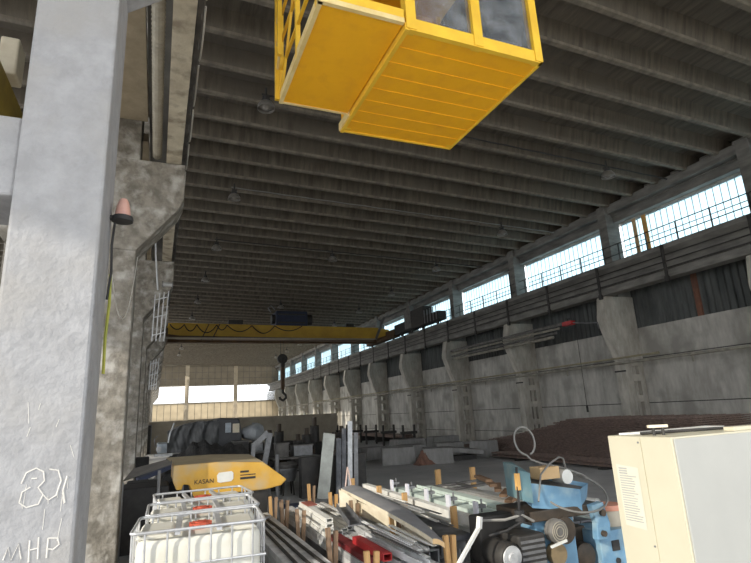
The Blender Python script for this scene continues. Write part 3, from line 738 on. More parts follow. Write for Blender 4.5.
# things on the cabinet top
wt = thing('wooden_crosspiece', 'small wooden crosspiece on two dark bolts atop the cabinet', 'wood block', (3.27, 2.76, 1.7))
MB().bar((-.075, .03, .062), (.04, -.03, .062), .03, .018).build('crossbar', CREAMP, wt)
for x, y in ((-.045, .014), (.012, -.015)): MB().cyl((x, y, 0), (x, y, .054), .010, 10).build('bolt', DARK, wt)
tag(MB().add([(3.16, 3.02, 1.703), (3.30, 2.92, 1.703), (4.14, 2.9, 1.703), (4.14, 3.06, 1.703), (3.16, 3.02, 1.716), (3.30, 2.92, 1.716), (4.14, 2.9, 1.716), (4.14, 3.06, 1.716)],
             [(0, 3, 2, 1), (4, 5, 6, 7), (0, 1, 5, 4), (1, 2, 6, 5), (2, 3, 7, 6), (3, 0, 4, 7)]).build('white_sheet', WHITEP), 'thin white sheet lying along the rear of the cabinet top', 'sheet')
tag(MB().box((3.78, 2.58, 1.7), (4.13, 2.66, 1.728)).build('cream_strip', CABCREAM, bevel=.004), 'cream strip lying at the right of the cabinet top', 'strip')
tag(MB().cyl((3.22, 2.88, 1.712), (3.98, 2.74, 1.714), .011, 8).build('dark_rod', DARK), 'dark rod lying across the cabinet top', 'rod')
dr = thing('small_drum', 'small tan drum with orange-pink lid standing on the blue machine', 'drum', (4.80, 4.92, .603))
MB().lathe([(.0, 0), (.15, 0), (.155, .07), (.15, .14), (.15, .16), (0, .16)], n=24).build('drum_body', mat('tan_drum', (.62, .56, .45), (.5, .44, .34), 3, .6), dr, smooth=True)
MB().lathe([(.158, .16), (.158, .20), (.15, .215), (0, .215)], n=24).build('drum_lid', mat('lid_pink', (.74, .33, .22), (.66, .28, .18), 3, .5), dr, smooth=True)

# ================================================================== BLUE MACHINE
bmc = thing('blue_machine', 'light blue workshop machine with pulleys and a tray of cables', 'machine', (0, 0, 0))
# body
MB().box((3.62, 4.72, .0), (4.12, 5.2, .82)).build('main_body', BLUEM, bmc, bevel=.012)
MB().box((4.12, 4.95, .0), (4.46, 5.2, .62)).build('recess_plate', GREASE, bmc)
MB().box((4.42, 4.70, .0), (5.05, 5.15, .60)).build('switch_housing', BLUEM, bmc, bevel=.012)
MB().box((4.57, 4.688, .40), (4.67, 4.70, .50)).build('switch_plate', BLACK, bmc)
MB().cyl((4.625, 4.70, .30), (4.625, 4.685, .30), .03, 12).build('push_button', BLACK, bmc)
MB().box((3.52, 4.66, .80), (4.46, 5.24, .90)).build('slide_bed', GREASE, bmc, bevel=.01)
MB().prism([(4.28, .56), (4.46, .56), (4.48, .70), (4.42, .92), (4.26, .90), (4.30, .72)], 4.58, 4.66).build('lever_bracket', BLUEM, bmc, bevel=.01)
MB().cyl((4.38, 4.58, .82), (4.38, 4.55, .82), .035, 14).build('bracket_knob', GREASE, bmc)
MB().cyl((4.36, 4.58, .62), (4.36, 4.55, .62), .03, 14).build('bracket_knob', GREASE, bmc)
# tray
tb = MB()
tb.add([(3.60, 4.70, .93), (4.20, 4.66, .84), (4.62, 5.02, .90), (3.80, 5.2, .98), (3.60, 4.68, 1.17), (4.19, 4.64, 1.06), (4.66, 5.02, 1.04), (3.80, 5.22, 1.24)],
       [(0, 1, 5, 4), (1, 2, 6, 5), (2, 3, 7, 6), (3, 0, 4, 7), (0, 3, 2, 1)])
tray = tb.build('chip_tray', BLUEM, bmc)
MB().add([(3.46, 4.67, 1.02), (3.66, 5.2, .99), (3.66, 5.22, 1.34), (3.46, 4.69, 1.31), (3.58, 4.65, .98), (3.78, 5.2, .97), (3.78, 5.22, 1.33), (3.58, 4.66, 1.27)],
         [(0, 1, 2, 3), (7, 6, 5, 4), (0, 3, 7, 4), (1, 5, 6, 2), (3, 2, 6, 7), (0, 4, 5, 1)]).build('teal_box', TEALM, bmc)
MB().add([(3.62, 4.74, 1.12), (4.18, 4.70, 1.02), (4.58, 5.02, 1.01), (3.82, 5.18, 1.19)], [(0, 1, 2, 3)]).build('tray_floor', DUSTST, bmc)
tag(MB().box((3.86, 4.84, 1.16), (4.12, 5.02, 1.285)).build('cardboard_box', CARD, bevel=.006), 'small tan cardboard box in the blue machine tray', 'box')
tag(MB().lathe([(0, 0), (.075, 0), (.075, .2), (0, .2)], o=(4.22, 4.84, 1.165), n=18, ax='y').build('paper_roll', PAPER, smooth=True), 'white roll beside the cardboard box in the blue machine tray', 'roll')
# pulleys
p = MB().lathe([(0, -.05), (.10, -.05), (.115, -.03), (.115, -.01), (.09, .0), (.115, .01), (.115, .05), (0, .05)], o=(3.80, 4.62, .705), n=26, ax='y').build('large_pulley', DUSTST, bmc, smooth=True)
s = MB()
for r in (.045, .07, .092): s.tube([(3.80 + r * math.cos(2 * math.pi * k / 20), 4.568, .705 + r * math.sin(2 * math.pi * k / 20)) for k in range(20)], .006, 6, True)
s.build('pulley_grooves', PIPEM, p)
MB().lathe([(0, -.04), (.13, -.04), (.13, .05), (0, .05)], o=(3.93, 4.68, .69), n=26, ax='y').build('pulley', GREASE, bmc, smooth=True)
MB().lathe([(0, -.04), (.10, -.04), (.10, .04), (0, .04)], o=(3.79, 4.65, .49), n=24, ax='y').build('pulley', mat('brass_dusty', (.3, .22, .12), (.22, .17, .1), 5, .6, .3), bmc, smooth=True)
MB().bar((3.66, 4.56, .585), (3.86, 4.56, .62), .02, .022).build('lever', WHITEP, bmc)
MB().lathe([(0, -.1), (.10, -.1), (.13, -.08), (.13, .1), (0, .1)], o=(4.26, 4.84, .38), n=24, ax='y').build('drive_motor', GREASE, bmc, smooth=True)
# motor assembly on the left
mo = MB().lathe([(0, -.0), (.11, .0), (.13, .03), (.13, .3), (.11, .36), (0, .36)], o=(3.18, 4.55, .56), n=26, ax='y').build('motor', DARK, bmc, smooth=True)
MB().lathe([(0, -.03), (.045, -.03), (.05, -.01), (.1, -.01), (.105, 0), (0, 0)], o=(3.18, 4.54, .56), n=24, ax='y').build('motor_end_cover', GALV, mo, smooth=True)
MB().box((3.06, 4.6, .0), (3.62, 5.1, .42)).box((3.30, 4.58, .42), (3.62, 5.1, .72)).box((3.1, 4.95, .42), (3.62, 5.15, .86)).build('gearbox', DARK, bmc, bevel=.02)
for i in range(5): MB().box((3.32, 4.57, .45 + i * .05), (3.60, 4.58, .475 + i * .05)).build('cooling_fin', GREYST, bmc)
MB().tube([(3.10, 4.9, .84), (3.25, 4.7, .86), (3.4, 4.62, .90), (3.52, 4.6, .83)], .014, 6).build('hose', CABLEG, bmc)
MB().tube([(3.05, 4.7, .74), (3.2, 4.62, .78), (3.38, 4.6, .84), (3.5, 4.62, .80)], .012, 6).build('hose', BLACK, bmc)
MB().bar((3.40, 4.66, .88), (3.44, 4.68, 1.34), .018, .018).cyl((3.4, 4.66, .84), (3.4, 4.66, .94), .05, 12).build('tall_lever', BLACK, bmc)
MB().box((3.415, 4.66, 1.12), (3.455, 4.7, 1.28)).build('lever_grip', BROWNORANGE, bmc)
# cable loops lying in the tray
def ell(cx, cy, cz, rx, rz, tilt=.0, n=28, a0=0, a1=2 * math.pi):
    return [(cx + rx * math.cos(a0 + (a1 - a0) * k / n), cy + tilt * math.sin(a0 + (a1 - a0) * k / n), cz + rz * math.sin(a0 + (a1 - a0) * k / n)) for k in range(n + 1)]
tag(MB().tube(ell(3.86, 5.05, 1.56, .135, .15, .03, a0=-1.3, a1=4.6) + [(3.88, 5.0, 1.36), (4.0, 4.95, 1.31), (4.2, 4.9, 1.26), (4.45, 4.88, 1.17), (4.66, 4.9, 1.05)], .011, 8).build('grey_cable_loop', CABLEG, smooth=True),
    'grey cable standing in a round loop above the blue machine', 'cable')
tag(MB().tube(ell(4.2, 4.75, 1.02, .40, .17, .22, a0=2.6, a1=8.2), .011, 8).build('grey_cable_coil', CABLEG, smooth=True), 'wide grey cable coil drooping over the blue tray front', 'cable')
tag(MB().tube([(3.62, 4.62, 1.0), (3.75, 4.7, 1.24), (3.95, 4.78, 1.33), (4.12, 4.82, 1.38), (4.19, 4.84, 1.36), (4.23, 4.86, 1.24)], .010, 8).build('grey_cable_arch', CABLEG, smooth=True), 'grey cable arching to a bent peak over the cardboard box', 'cable')

# ================================================================== TIMBER STAKES AND PROFILE RACKS
rowY = [9.45, 8.2, 7.25, 5.88, 4.72]
rown = ['farthest row', 'fourth row', 'third row', 'second row', 'nearest row']
def stake(x, y, top, lab, mt, tilt=.02):
    t = thing('timber_stake', lab, 'timber stake', (x, y, 0), random.uniform(-.12, .12))
    MB().bar((-.022, 0, .162), (-.03 - tilt, 0, top), .05, .036, (0, 1, 0)).build('stake_board', mt, t)
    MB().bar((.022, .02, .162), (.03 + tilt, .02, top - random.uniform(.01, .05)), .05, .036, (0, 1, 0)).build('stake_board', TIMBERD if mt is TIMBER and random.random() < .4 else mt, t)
    return t
for r, y in enumerate(rowY):
    tag(MB().box((1.74 if r else 2.2, y - .05, 0), (3.42 if r < 4 else 2.95, y + .05, .16)).build('timber_sleeper', TIMBERD), f'timber sleeper under the profile racks, {rown[r]} of stakes', 'sleeper')
for r, y in enumerate(rowY):
    stake(1.83, y - (.42 if r == 0 else 0), .77 if r else .72, f'pair of timber stakes beside the dark flat bars, {rown[r]}', TIMBER if r in (0, 4) else TIMBERD)  # middle stakes take the darker timber as painted shade beside the totes
for r, y in enumerate(rowY):
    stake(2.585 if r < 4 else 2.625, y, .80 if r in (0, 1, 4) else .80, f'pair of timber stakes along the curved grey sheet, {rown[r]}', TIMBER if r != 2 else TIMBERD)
for r, y in enumerate(rowY[:4]):
    t = thing('timber_post', f'single upright timber stake beside the long white rail, {rown[r]}', 'timber stake', (3.35, y, 0), .1)
    MB().bar((0, 0, .162), (.0, 0, .82), .07, .045, (0, 1, 0)).build('stake_board', TIMBER, t)
for i, (x, y) in enumerate(((5.13, 9.5), (5.82, 9.35), (5.80, 8.1))):
    t = thing('timber_post', ['single timber stake left of the far white planks', 'single timber stake behind the far white planks', 'orange timber stake just left of the blue machine top'][i], 'timber stake', (x, y, 0), .15)
    MB().bar((0, 0, 0), (.0, 0, .82), .10, .06, (0, 1, 0)).build('stake_board', BROWNORANGE if i == 2 else TIMBER, t)

def profile(kind, w, h, L, mt, name, lab, cat, grp, loc, rz=0, rx=0):
    """long metal section along y; kind: box, channel, angle, flat, tube"""
    m = MB(); t = min(w, h) * .12 + .002
    if kind == 'flat': m.box((-w / 2, 0, 0), (w / 2, L, h))
    elif kind == 'tube':
        n = 12
        m.lathe([(w / 2, 0), (w / 2, L), (w / 2 - t, L), (w / 2 - t, 0), (w / 2, 0)], o=(0, 0, w / 2), n=n, ax='y')
    elif kind == 'box':
        a, b = w / 2, h
        for o_, i_ in (((-a, 0), (-a + t, t)),): pass
        m.box((-a, 0, 0), (a, L, t)).box((-a, 0, b - t), (a, L, b)).box((-a, 0, t), (-a + t, L, b - t)).box((a - t, 0, t), (a, L, b - t))
    elif kind == 'channel':
        a = w / 2; m.box((-a, 0, 0), (a, L, t)).box((-a, 0, t), (-a + t, L, h)).box((a - t, 0, t), (a, L, h))
    elif kind == 'angle':
        a = w / 2; m.box((-a, 0, 0), (a, L, t)).box((-a, 0, t), (-a + t, L, h))
    elif kind == 'ibeam':
        a = w / 2; m.box((-a, 0, 0), (a, L, t)).box((-a, 0, h - t), (a, L, h)).box((-t, 0, t), (t, L, h - t))
    o = m.build(name, mt); o.location = loc; o.rotation_euler = (rx, 0, rz)
    return tag(o, lab, cat, grp)

def rack(x0, x1, layers, zb=.165):
    """layers: list of (h, [(w, kind, mat, name, label, group)...], ymin, ymax)"""
    z = zb
    for h, items, a, b in layers:
        tot = sum(i[0] for i in items); gap = (x1 - x0 - tot) / max(1, len(items))
        x = x0 + gap / 2
        for w, kind, mt, nm, lab, grp in items:
            ya = a + random.uniform(0, .55); yb = b - random.uniform(0, .6)
            profile(kind, w, h, yb - ya, mt, nm, lab, 'metal profile', grp, (x + w / 2, ya, z), 0)
            x += w + gap
        z += h + .003
    return z
SIL = ('silver_profile', 'silver aluminium box section in the rack between the two stake lines', 'silver sections in the left rack')
WHI = ('white_profile', 'white coated section in the left rack near the far stakes', 'white sections in the left rack')
DKP = ('dark_profile', 'dark grey steel section low in the left rack', 'dark sections in the left rack')
S = lambda w, k='box': (w, k, SILVER, *SIL)
G = lambda w, k='box': (w, k, GALV, *SIL)
K = lambda w, k='box': (w, k, DKBAR, *DKP)
rack(1.94, 2.50, [
    (.12, [K(.19), K(.19), K(.19)], 3.6, 9.2),
    (.10, [K(.14), K(.14), S(.14), K(.14)], 3.9, 9.2),
    (.07, [S(.10), G(.10), S(.08, 'channel'), S(.10), K(.08)], 4.1, 9.2),
    (.06, [G(.09), S(.10), S(.07), G(.09), S(.10)], 4.9, 9.2)])
# white ones on the far part of the left rack, stacked
for i in range(4):
    profile('box', .085, .048, 1.75 - .08 * i, WHITEP, 'white_profile', WHI[1], 'metal profile', WHI[2], (1.99 + .012 * i, 6.45 + .05 * i, .532 + .05 * i), -.03)
for i in range(3):
    profile('box', .09, .05, 1.9, [SILVER, WHITEP, GALV][i], 'white_profile' if i == 1 else 'silver_profile', (WHI if i == 1 else SIL)[1], 'metal profile', (WHI if i == 1 else SIL)[2], (2.13 + .10 * i, 6.55 + .1 * i, .535), 0)
tag(MB().box((2.02, 7.6, .735), (2.16, 7.95, .75)).build('red_plate', mat('dull_red', (.34, .11, .08), (.27, .09, .07), 5, .6)), 'small red plate on top of the white sections', 'plate')
for i, (x, y, z, r) in enumerate(((2.42, 6.35, .535, -.01), (2.40, 4.4, .535, -.03), (2.22, 4.65, .532, .04), (2.27, 4.55, .60, .05))):
    profile(['channel', 'box', 'angle', 'channel'][i], .09, .06, [2.2, 1.6, 1.5, 1.4][i], [GALV, SILVER, GALV, SILVER][i], 'loose_silver_section',
            ['long loose galvanised channel on the left rack', 'loose silver box section at the right of the left rack', 'loose galvanised angle at the near end of the left rack', 'short silver channel lying askew on the left rack'][i], 'metal profile', None, (x, y, z), r)
profile('channel', .14, .06, 1.2, DKBAR, 'dark_channel', 'wide dark channel lying open on the left rack', 'metal profile', None, (2.12, 5.95, .742), -.2)
# red sections at the near end
profile('flat', .13, .055, 1.2, mat('dark_red', (.17, .016, .02), (.12, .012, .016), 5, .6), 'red_bar', 'dark red bar under the bright red section', 'metal profile', None, (2.02, 5.2, .535))
profile('box', .09, .07, 0.85, REDP, 'red_beam', 'bright red steel section in the left profile rack', 'metal profile', None, (2.08, 4.96, .595))

# dark flat bars left of the stakes
z = .0
tag(MB().box((1.29, 3.4, 0), (1.71, 9.0, .16)).build('dark_plate_stack_base', DKBAR), 'thick dark plate at the bottom of the flat bar stack', 'plate')
z = .163
for i in range(6):
    for j in range(4):
        w = .104
        profile('flat', w, .055, random.uniform(4.9, 5.4), FLATB, 'dark_flat_bar', 'dark grey flat bar stacked left of the timber stakes', 'metal profile', 'dark flat bars beside the totes', (1.338 + .108 * j + random.uniform(-.001, .001), 3.4 + random.uniform(0, .2), z), 0)
    z += .058
for i in range(3):
    profile('flat', .028, .02, 3.4, DARK, 'black_strip', ['black strip lying slanted on the flat bars, nearest the totes', 'black strip in the middle of the flat bars', 'black strip beside the stakes on the flat bars'][i], 'metal profile', None, (1.36 + .13 * i, 4.3 + .5 * i, z + .003), .012 * (i - 1))
profile('flat', .14, .03, 1.2, GREYST, 'grey_plate', 'pale grey plate across the far end of the flat bars', 'plate', None, (1.5, 7.9, z + .075), .25)
profile('flat', .10, .02, 1.1, GREYST, 'bent_strip', 'upright bent grey strip before the tall sheets', 'plate', None, (2.05, 9.75, .05), .2, .95)

zz = {0: .668, 1: .60}
for i in range(18):
    far = i % 3 == 2
    L = random.uniform(.6, 1.4); h = [.005, .012, .008, .012][i % 4]
    yy = (6.45 + random.random() * (9.0 - 6.45 - L)) if far else (4.5 + random.random() * (6.2 - 4.5 - L))
    profile(['flat', 'angle', 'flat', 'channel'][i % 4], random.uniform(.03, .06), h, L, [SILVER, SILVER, WHITEP, GALV, GREYST, SILVER, WHITEP][i % 7], 'thin_metal_strip',
            'thin loose metal strip lying on top of the left profile rack', 'metal strip', 'thin strips on the left rack', (random.uniform(2.40, 2.46) if far else random.uniform(2.20, 2.40), yy, zz[int(far)]), random.uniform(-.01, .01) if far else random.uniform(-.04, .03))
    zz[int(far)] += h + .001
zz = .64
for i in range(14):
    L = random.uniform(.8, 2.2); h = [.006, .014, .01, .014][i % 4]
    yy = 5.5 + random.random() * (9.1 - 5.5 - L)
    profile(['flat', 'angle', 'flat', 'channel'][i % 4], random.uniform(.03, .07), h, L, [DKBAR, GALV, GREYST, WHITEP, DKBAR][i % 5], 'thin_metal_strip',
            'thin loose metal strip lying between curved sheet and white rail', 'metal strip', 'thin strips beside the white rail', (random.uniform(3.04, 3.2), yy, zz), random.uniform(-.04, .04))
    zz += h + .001

# rack 2: under the curved grey sheet
CRP = ('cream_profile', 'cream board edge showing under the curved grey sheet', 'cream boards under the grey sheet')
rack(2.66, 3.28, [
    (.14, [(.28, 'box', DKBAR, 'dark_box_section', 'dark box section at the bottom under the grey sheet', 'dark box sections under the grey sheet'), (.28, 'box', DKBAR, 'dark_box_section', 'dark box section at the bottom under the grey sheet', 'dark box sections under the grey sheet')], 5.3, 9.35),
    (.16, [(.13, 'box', GALV, 'galvanised_section', 'galvanised section under the grey sheet', 'galvanised sections under the grey sheet')] * 4, 5.3, 9.2),
    (.10, [(.13, 'channel', GALV, 'galvanised_section', 'galvanised section under the grey sheet', 'galvanised sections under the grey sheet')] * 4, 5.3, 9.0)])
for i in range(2):
    profile('box', .14, .14, 1.2, DKBAR, 'short_box_section', 'short dark box section at the near end left of the dark motor', 'metal profile', 'short box sections at the near end', (2.76 + .155 * i, 3.9, .165))
    profile('box', .14, .12, 1.15, GALV, 'short_silver_section', 'short galvanised section at the near end left of the dark motor', 'metal profile', 'short galvanised sections at the near end', (2.76 + .155 * i, 3.95, .308))
profile('flat', .06, .17, 2.9, CREAMP, 'cream_board', 'long cream board under the left edge of the curved grey sheet', 'board', None, (2.712, 5.3, .585))
profile('flat', .40, .05, 3.0, DKBAR, 'dark_board', 'dark board in the rack right of the cream board', 'board', None, (3.02, 5.3, .585))
def sheet(u, v):
    # lies on the stake tops, tapering to a tip at the near end
    xl = 2.38 + .25 * v ** .8; wd = .12 + .24 * min(1, v * 2.2) + .06 * max(0, v - .55) / .45
    return (xl + wd * u, 4.6 + 3.35 * v, .845 + .03 * v - .03 * (1 - v) ** 3 + .05 * math.sin(math.pi * u) * (.3 + .7 * v) - .05 * u)
m = MB(); N1, N2 = 10, 24
top_ = [sheet(i / N1, j / N2) for j in range(N2 + 1) for i in range(N1 + 1)]
m.add(top_, [(j * (N1 + 1) + i, j * (N1 + 1) + i + 1, (j + 1) * (N1 + 1) + i + 1, (j + 1) * (N1 + 1) + i) for j in range(N2) for i in range(N1)])
sh = thing('curved_sheet', 'large curved grey sheet with cream edge on top of the racks', 'sheet')
m.build('sheet_face', mat('sheet_grey', (.29, .29, .30), (.22, .22, .235), 3, .7), sh, smooth=True)
m = MB()
for j in range(N2):
    a = sheet(0, j / N2); b = sheet(0, (j + 1) / N2); m.add([a, b, (b[0], b[1], b[2] - .045), (a[0], a[1], a[2] - .045), (a[0] + .05, a[1], a[2] - .045), (b[0] + .05, b[1], b[2] - .045)], [(0, 1, 2, 3), (3, 2, 5, 4)])
m.build('sheet_edge', CREAMP, sh)
m = MB(); a = [sheet(i / N1, 0) for i in range(N1 + 1)]
for i in range(N1): m.add([a[i], a[i + 1], (a[i + 1][0], a[i + 1][1], a[i + 1][2] - .045), (a[i][0], a[i][1], a[i][2] - .045)], [(0, 1, 2, 3)])
m.build('sheet_tip', CARD, sh)
tag(MB().add([(2.45, 7.45, .605), (2.44, 7.45, .93), (2.66, 7.36, .78), (2.66, 7.36, .605), (2.45, 7.475, .605), (2.44, 7.475, .93), (2.66, 7.385, .78), (2.66, 7.385, .605)],
             [(0, 1, 2, 3), (7, 6, 5, 4), (0, 4, 5, 1), (1, 5, 6, 2), (2, 6, 7, 3), (3, 7, 4, 0)]).build('cream_plate', CREAMP), 'pointed cream panel standing at the far end of the grey sheet', 'board')
tag(MB().tube([(2.80, 8.35, .6), (2.86, 8.4, .85), (2.92, 8.45, 1.12)], .012, 6).tube([(2.98, 8.4, .6), (2.95, 8.42, .9), (2.92, 8.45, 1.12)], .012, 6).build('twine_loop', mat('pale_pink_rope', (.6, .45, .4), (.5, .38, .34), 6, .8)), 'pale pink rope hung in a narrow loop behind the cream panel', 'rope')
# rack 3: long pale rails and mint channels
profile('box', .11, .10, 4.1, WHITEP, 'white_rail', 'long white rail right of the single timber stakes, upper one', 'metal profile', None, (3.54, 5.45, .60), -.02)
profile('box', .11, .09, 3.6, WHITEP, 'white_rail', 'second white rail lying lower beside the mint channels', 'metal profile', None, (3.66, 5.5, .44), .0)
profile('box', .12, .10, 3.9, DKBAR, 'dark_rail', 'dark rail under the long white rails', 'metal profile', None, (3.52, 5.4, .34), -.01)
for i, (x, w, h, z) in enumerate(((3.93, .20, .20, .46), (4.16, .20, .20, .48), (4.38, .18, .16, .50))):
    profile('channel' if i == 1 else 'box', w, h, 3.5 - .2 * i, MINT, 'mint_channel', ['mint green aluminium channel nearest the white rails', 'middle mint green channel of the three', 'mint green channel farthest from the white rails'][i], 'metal profile', None, (x, 5.45 + .1 * i, z), -.03)
for i in range(4):
    profile('box', .2, .17, 4.2, DKBAR, 'support_beam', 'dark support beam low under the pale rails', 'metal profile', 'dark support beams under the pale rails', (3.50 + .27 * i, 5.35, .0), 0)
    profile('flat', .22, .14, 4.0, GREYST, 'grey_packing', 'grey packing board low under the pale rails', 'board', 'grey packing boards under the pale rails', (3.54 + .27 * i, 5.4, .175), 0)
clamp0 = None
for i, (x, y) in enumerate(((3.84, 8.75), (3.82, 8.1), (3.80, 7.4), (3.77, 6.7), (3.76, 6.0))):
    lab = ['farthest upright pale clamp at the mint channels', 'upright pale clamp near the far end of the mint channels', 'upright pale clamp in the middle of the mint channels', 'upright pale clamp second nearest the blue machine', 'upright pale clamp nearest the blue machine', 'upright pale clamp behind the mint channels'][i]
    if clamp0 is None:
        t = thing('clamp', lab, 'clamp', (x, y, .318), 0, 'upright clamps on the mint channels')
        MB().box((-.035, -.05, 0), (-.01, .05, .5)).build('clamp_arm', mat('lilac_white', (.66, .66, .72), (.56, .56, .62), 4, .5), t)
        MB().box((-.01, -.04, .42), (.1, .04, .46)).cyl((.06, 0, .37), (.06, 0, .52), .012, 8).build('clamp_jaw', GREYST, t)
        clamp0 = t
    else: dup(clamp0, (x, y, .318), random.uniform(-.05, .05), lab)
# loose white stick by the near stakes
tag(MB().bar((2.50, 4.48, .54), (2.855, 4.56, .86), .03, .03).bar((2.855, 4.56, .85), (2.88, 4.57, .95), .04, .04).build('white_stick', WHITEP), 'white stick leaning up left of the dark motor', 'stick')
# far pile of white planks, frames
for i in range(13):
    x = 4.75 + .14 * (i % 5)
    profile(['flat', 'box'][i % 2], .12, .05, random.uniform(2.2, 3.2), WHITEP, 'white_plank', 'white plank on the far pale pile behind the blue machine', 'board', 'white planks on the far pile', (x, 5.9 + random.uniform(0, .6), .44 + .055 * (i // 5)), -.0)
for i in range(4): profile('box', .18, .43, 3.3, DKBAR, 'pile_bearer', 'dark bearer under the far pale pile', 'metal profile', 'dark bearers under the far pile', (4.76 + .2 * i, 5.9, 0), 0)
fr = thing('timber_lattice', 'flat grey-brown wooden frame lying on the far pale pile', 'frame', (4.62, 8.3, .625), -.08)
for a, b in (((0, 0, 0), (.9, 0, .03)), ((0, .5, 0), (.9, .5, .03)), ((0, 0, 0), (0, .5, 0)), ((.9, 0, .03), (.9, .5, .03)), ((.45, 0, .015), (.45, .5, .015))): MB().bar(a, b, .07, .035).build('frame_bar', DUSTST, fr)
for i in range(5):
    profile('flat', .11, .04, random.uniform(.6, .85), BROWNW, 'brown_offcut', 'brown wooden offcut on the far pale pile', 'board', 'brown offcuts on the far pile', (4.72 + .06 * i, 6.7 + .2 * i, .61 + .045 * i), -.9 + .15 * i)
profile('tube', .16, .16, 3.4, WHITEP, 'white_tube', 'long white tube slanting at the right of the far pale pile', 'tube', None, (6.55, 6.9, .30), .16)
profile('tube', .12, .12, 3.2, CREAMP, 'cream_tube', 'cream tube lying right of the long white tube', 'tube', None, (7.4, 6.5, .0), .16)
for i in range(3): profile('box', .22, .28, 2.5, DKBAR, 'tube_bearer', 'dark bearer under the long white tube', 'metal profile', 'dark bearers under the white tube', (6.02 + .26 * i, 7.6, 0), 0)
for i in range(6):
    profile('box', .09, .07, random.uniform(1.4, 2.2), [WHITEP, MINT, SILVER][i % 3], 'pale_section', 'pale section beside the blue machine back', 'metal profile', 'pale sections behind the blue machine', (5.60 + .12 * i, 5.2 + .15 * i, .30), .02)
for i in range(3): profile('box', .2, .29, 2.2, DKBAR, 'low_bearer', 'dark bearer right behind the blue machine', 'metal profile', 'dark bearers behind the blue machine', (5.64 + .26 * i, 5.3, 0), 0)

# ================================================================== TALL SHEETS STANDING
tl = [(4.02, 12.95, .30, 1.50, DULLZ, 'broad bright galvanised sheet leaning at the left of the upright sections', .38, .06),
      (4.33, 13.05, .13, 1.36, DKBAR, 'short dark upright section right of the bright sheet', .2, .03),
      (4.47, 13.05, .11, 1.60, DKBAR, 'tall dark upright section left of the shiny tube', .2, .04),
      (4.61, 13.0, .12, 1.77, GALV, 'tallest shiny upright section of the group', .12, .05),
      (4.77, 13.0, .11, 1.48, GREYST, 'grey upright section at the right end of the group', .12, .04)]
for i, (x, y, w, h, mt, lab, d, ln) in enumerate(tl):
    m = MB().bar((x - (.20 if i == 0 else .08), y - .0, 0), (x + ln, y + .18, h), w, .035, (0, 1, 0))
    o = m.build('upright_sheet' if i == 0 else 'upright_section', mt); tag(o, lab, 'metal profile')
tag(MB().box((3.4, 13.3, 0), (5.1, 13.6, .95)).build('bearing_block', DARK), 'dark block behind the upright metal sections', 'block')

# ================================================================== MID SCRAP
def tyre(lab, loc, rot):
    o = MB().lathe([(.20, -.1), (.33, -.11), (.38, -.07), (.38, .07), (.33, .11), (.20, .1), (.18, 0), (.20, -.1)], n=24, ax='z').build('tyre', BLACK, smooth=True)
    o.location = loc; o.rotation_euler = rot
    return tag(o, lab, 'tyre')
# arch bracket
b = thing('steel_bracket', 'pale grey bent steel bracket standing behind the yellow hood', 'bracket', (2.2, 14.0, 0))
MB().bar((.05, 0, 0), (.14, 0, 1.30), .09, .12).build('leg', GREYST, b); MB().bar((.13, 0, 1.28), (.5, 0, 1.60), .09, .14).build('bracket_arm', GREYST, b); MB().bar((.56, 0, 1.58), (.26, 0, .0), .12, .1, (0, 1, 0)).build('leg', GREYST, b)
tb = thing('grey_tub', 'grey tapered tub on the floor left of the tall sheets', 'tub', (3.27, 14.3, 0))
MB().lathe([(0, .34), (.2, .34), (.27, .62), (.29, .62), (.29, .66), (.25, .66), (.2, .42), (0, .42)], n=22).build('tub_shell', GREYST, tb, smooth=True)
MB().lathe([(0, .66), (.22, .66), (.26, .76), (.2, .8), (0, .8)], n=22).build('tub_cover', DUSTST, tb, smooth=True)
for a in range(4): MB().bar((.16 * math.cos(a * 1.57 + .78), .16 * math.sin(a * 1.57 + .78), .36), (.2 * math.cos(a * 1.57 + .78), .2 * math.sin(a * 1.57 + .78), 0), .035, .035).build('leg', DARK, tb)
tag(MB().cyl((2.86, 13.6, 0), (2.86, 13.6, 1.06), .045, 10).box((2.76, 13.5, 0), (2.96, 13.7, .03)).build('steel_post', GREYST), 'thin grey post standing between yellow hood and tub', 'post')
def table(name, lab, loc, w, d, h, topm):
    t = thing(name, lab, 'table', loc)
    MB().box((-w / 2, -d / 2, h - .05), (w / 2, d / 2, h)).build('table_top', topm, t)
    for sx in (-1, 1):
        for sy in (-1, 1): MB().box((sx * (w / 2 - .05) - .025, sy * (d / 2 - .05) - .025, 0), (sx * (w / 2 - .05) + .025, sy * (d / 2 - .05) + .025, h - .05)).build('leg', DARK, t)
    MB().box((-w / 2 + .05, -.02, .25), (w / 2 - .05, .02, .29)).build('stretcher', DARK, t)
    return t
table('steel_table', 'low dark steel table behind the grey tub', (4.2, 17.4, 0), 1.5, .8, .72, DUSTST)
table('steel_table', 'dark work table behind the yellow hood tip', (3.0, 19.2, 0), 1.4, .8, .85, DUSTST)
for i, (x, y, z, w, d, h, mt, lab) in enumerate(((4.45, 17.4, .72, .62, .5, .36, GREYST, 'pale grey metal bin on the low steel table'), (3.78, 17.35, .72, .4, .4, .45, DUSTST, 'dusty small box on the low steel table'),
        (2.75, 19.2, .85, .5, .5, .4, DARK, 'dark box on the work table'), (3.3, 19.2, .85, .4, .5, .3, GREYST, 'grey box on the work table'))):
    t = thing('metal_bin', lab, 'bin', (x, y, z))
    MB().box((-w / 2, -d / 2, 0), (w / 2, d / 2, h)).build('bin_body', mt, t, bevel=.02); MB().box((-w / 2 - .02, -d / 2 - .02, h - .04), (w / 2 + .02, d / 2 + .02, h)).build('bin_rim', DUSTST, t)
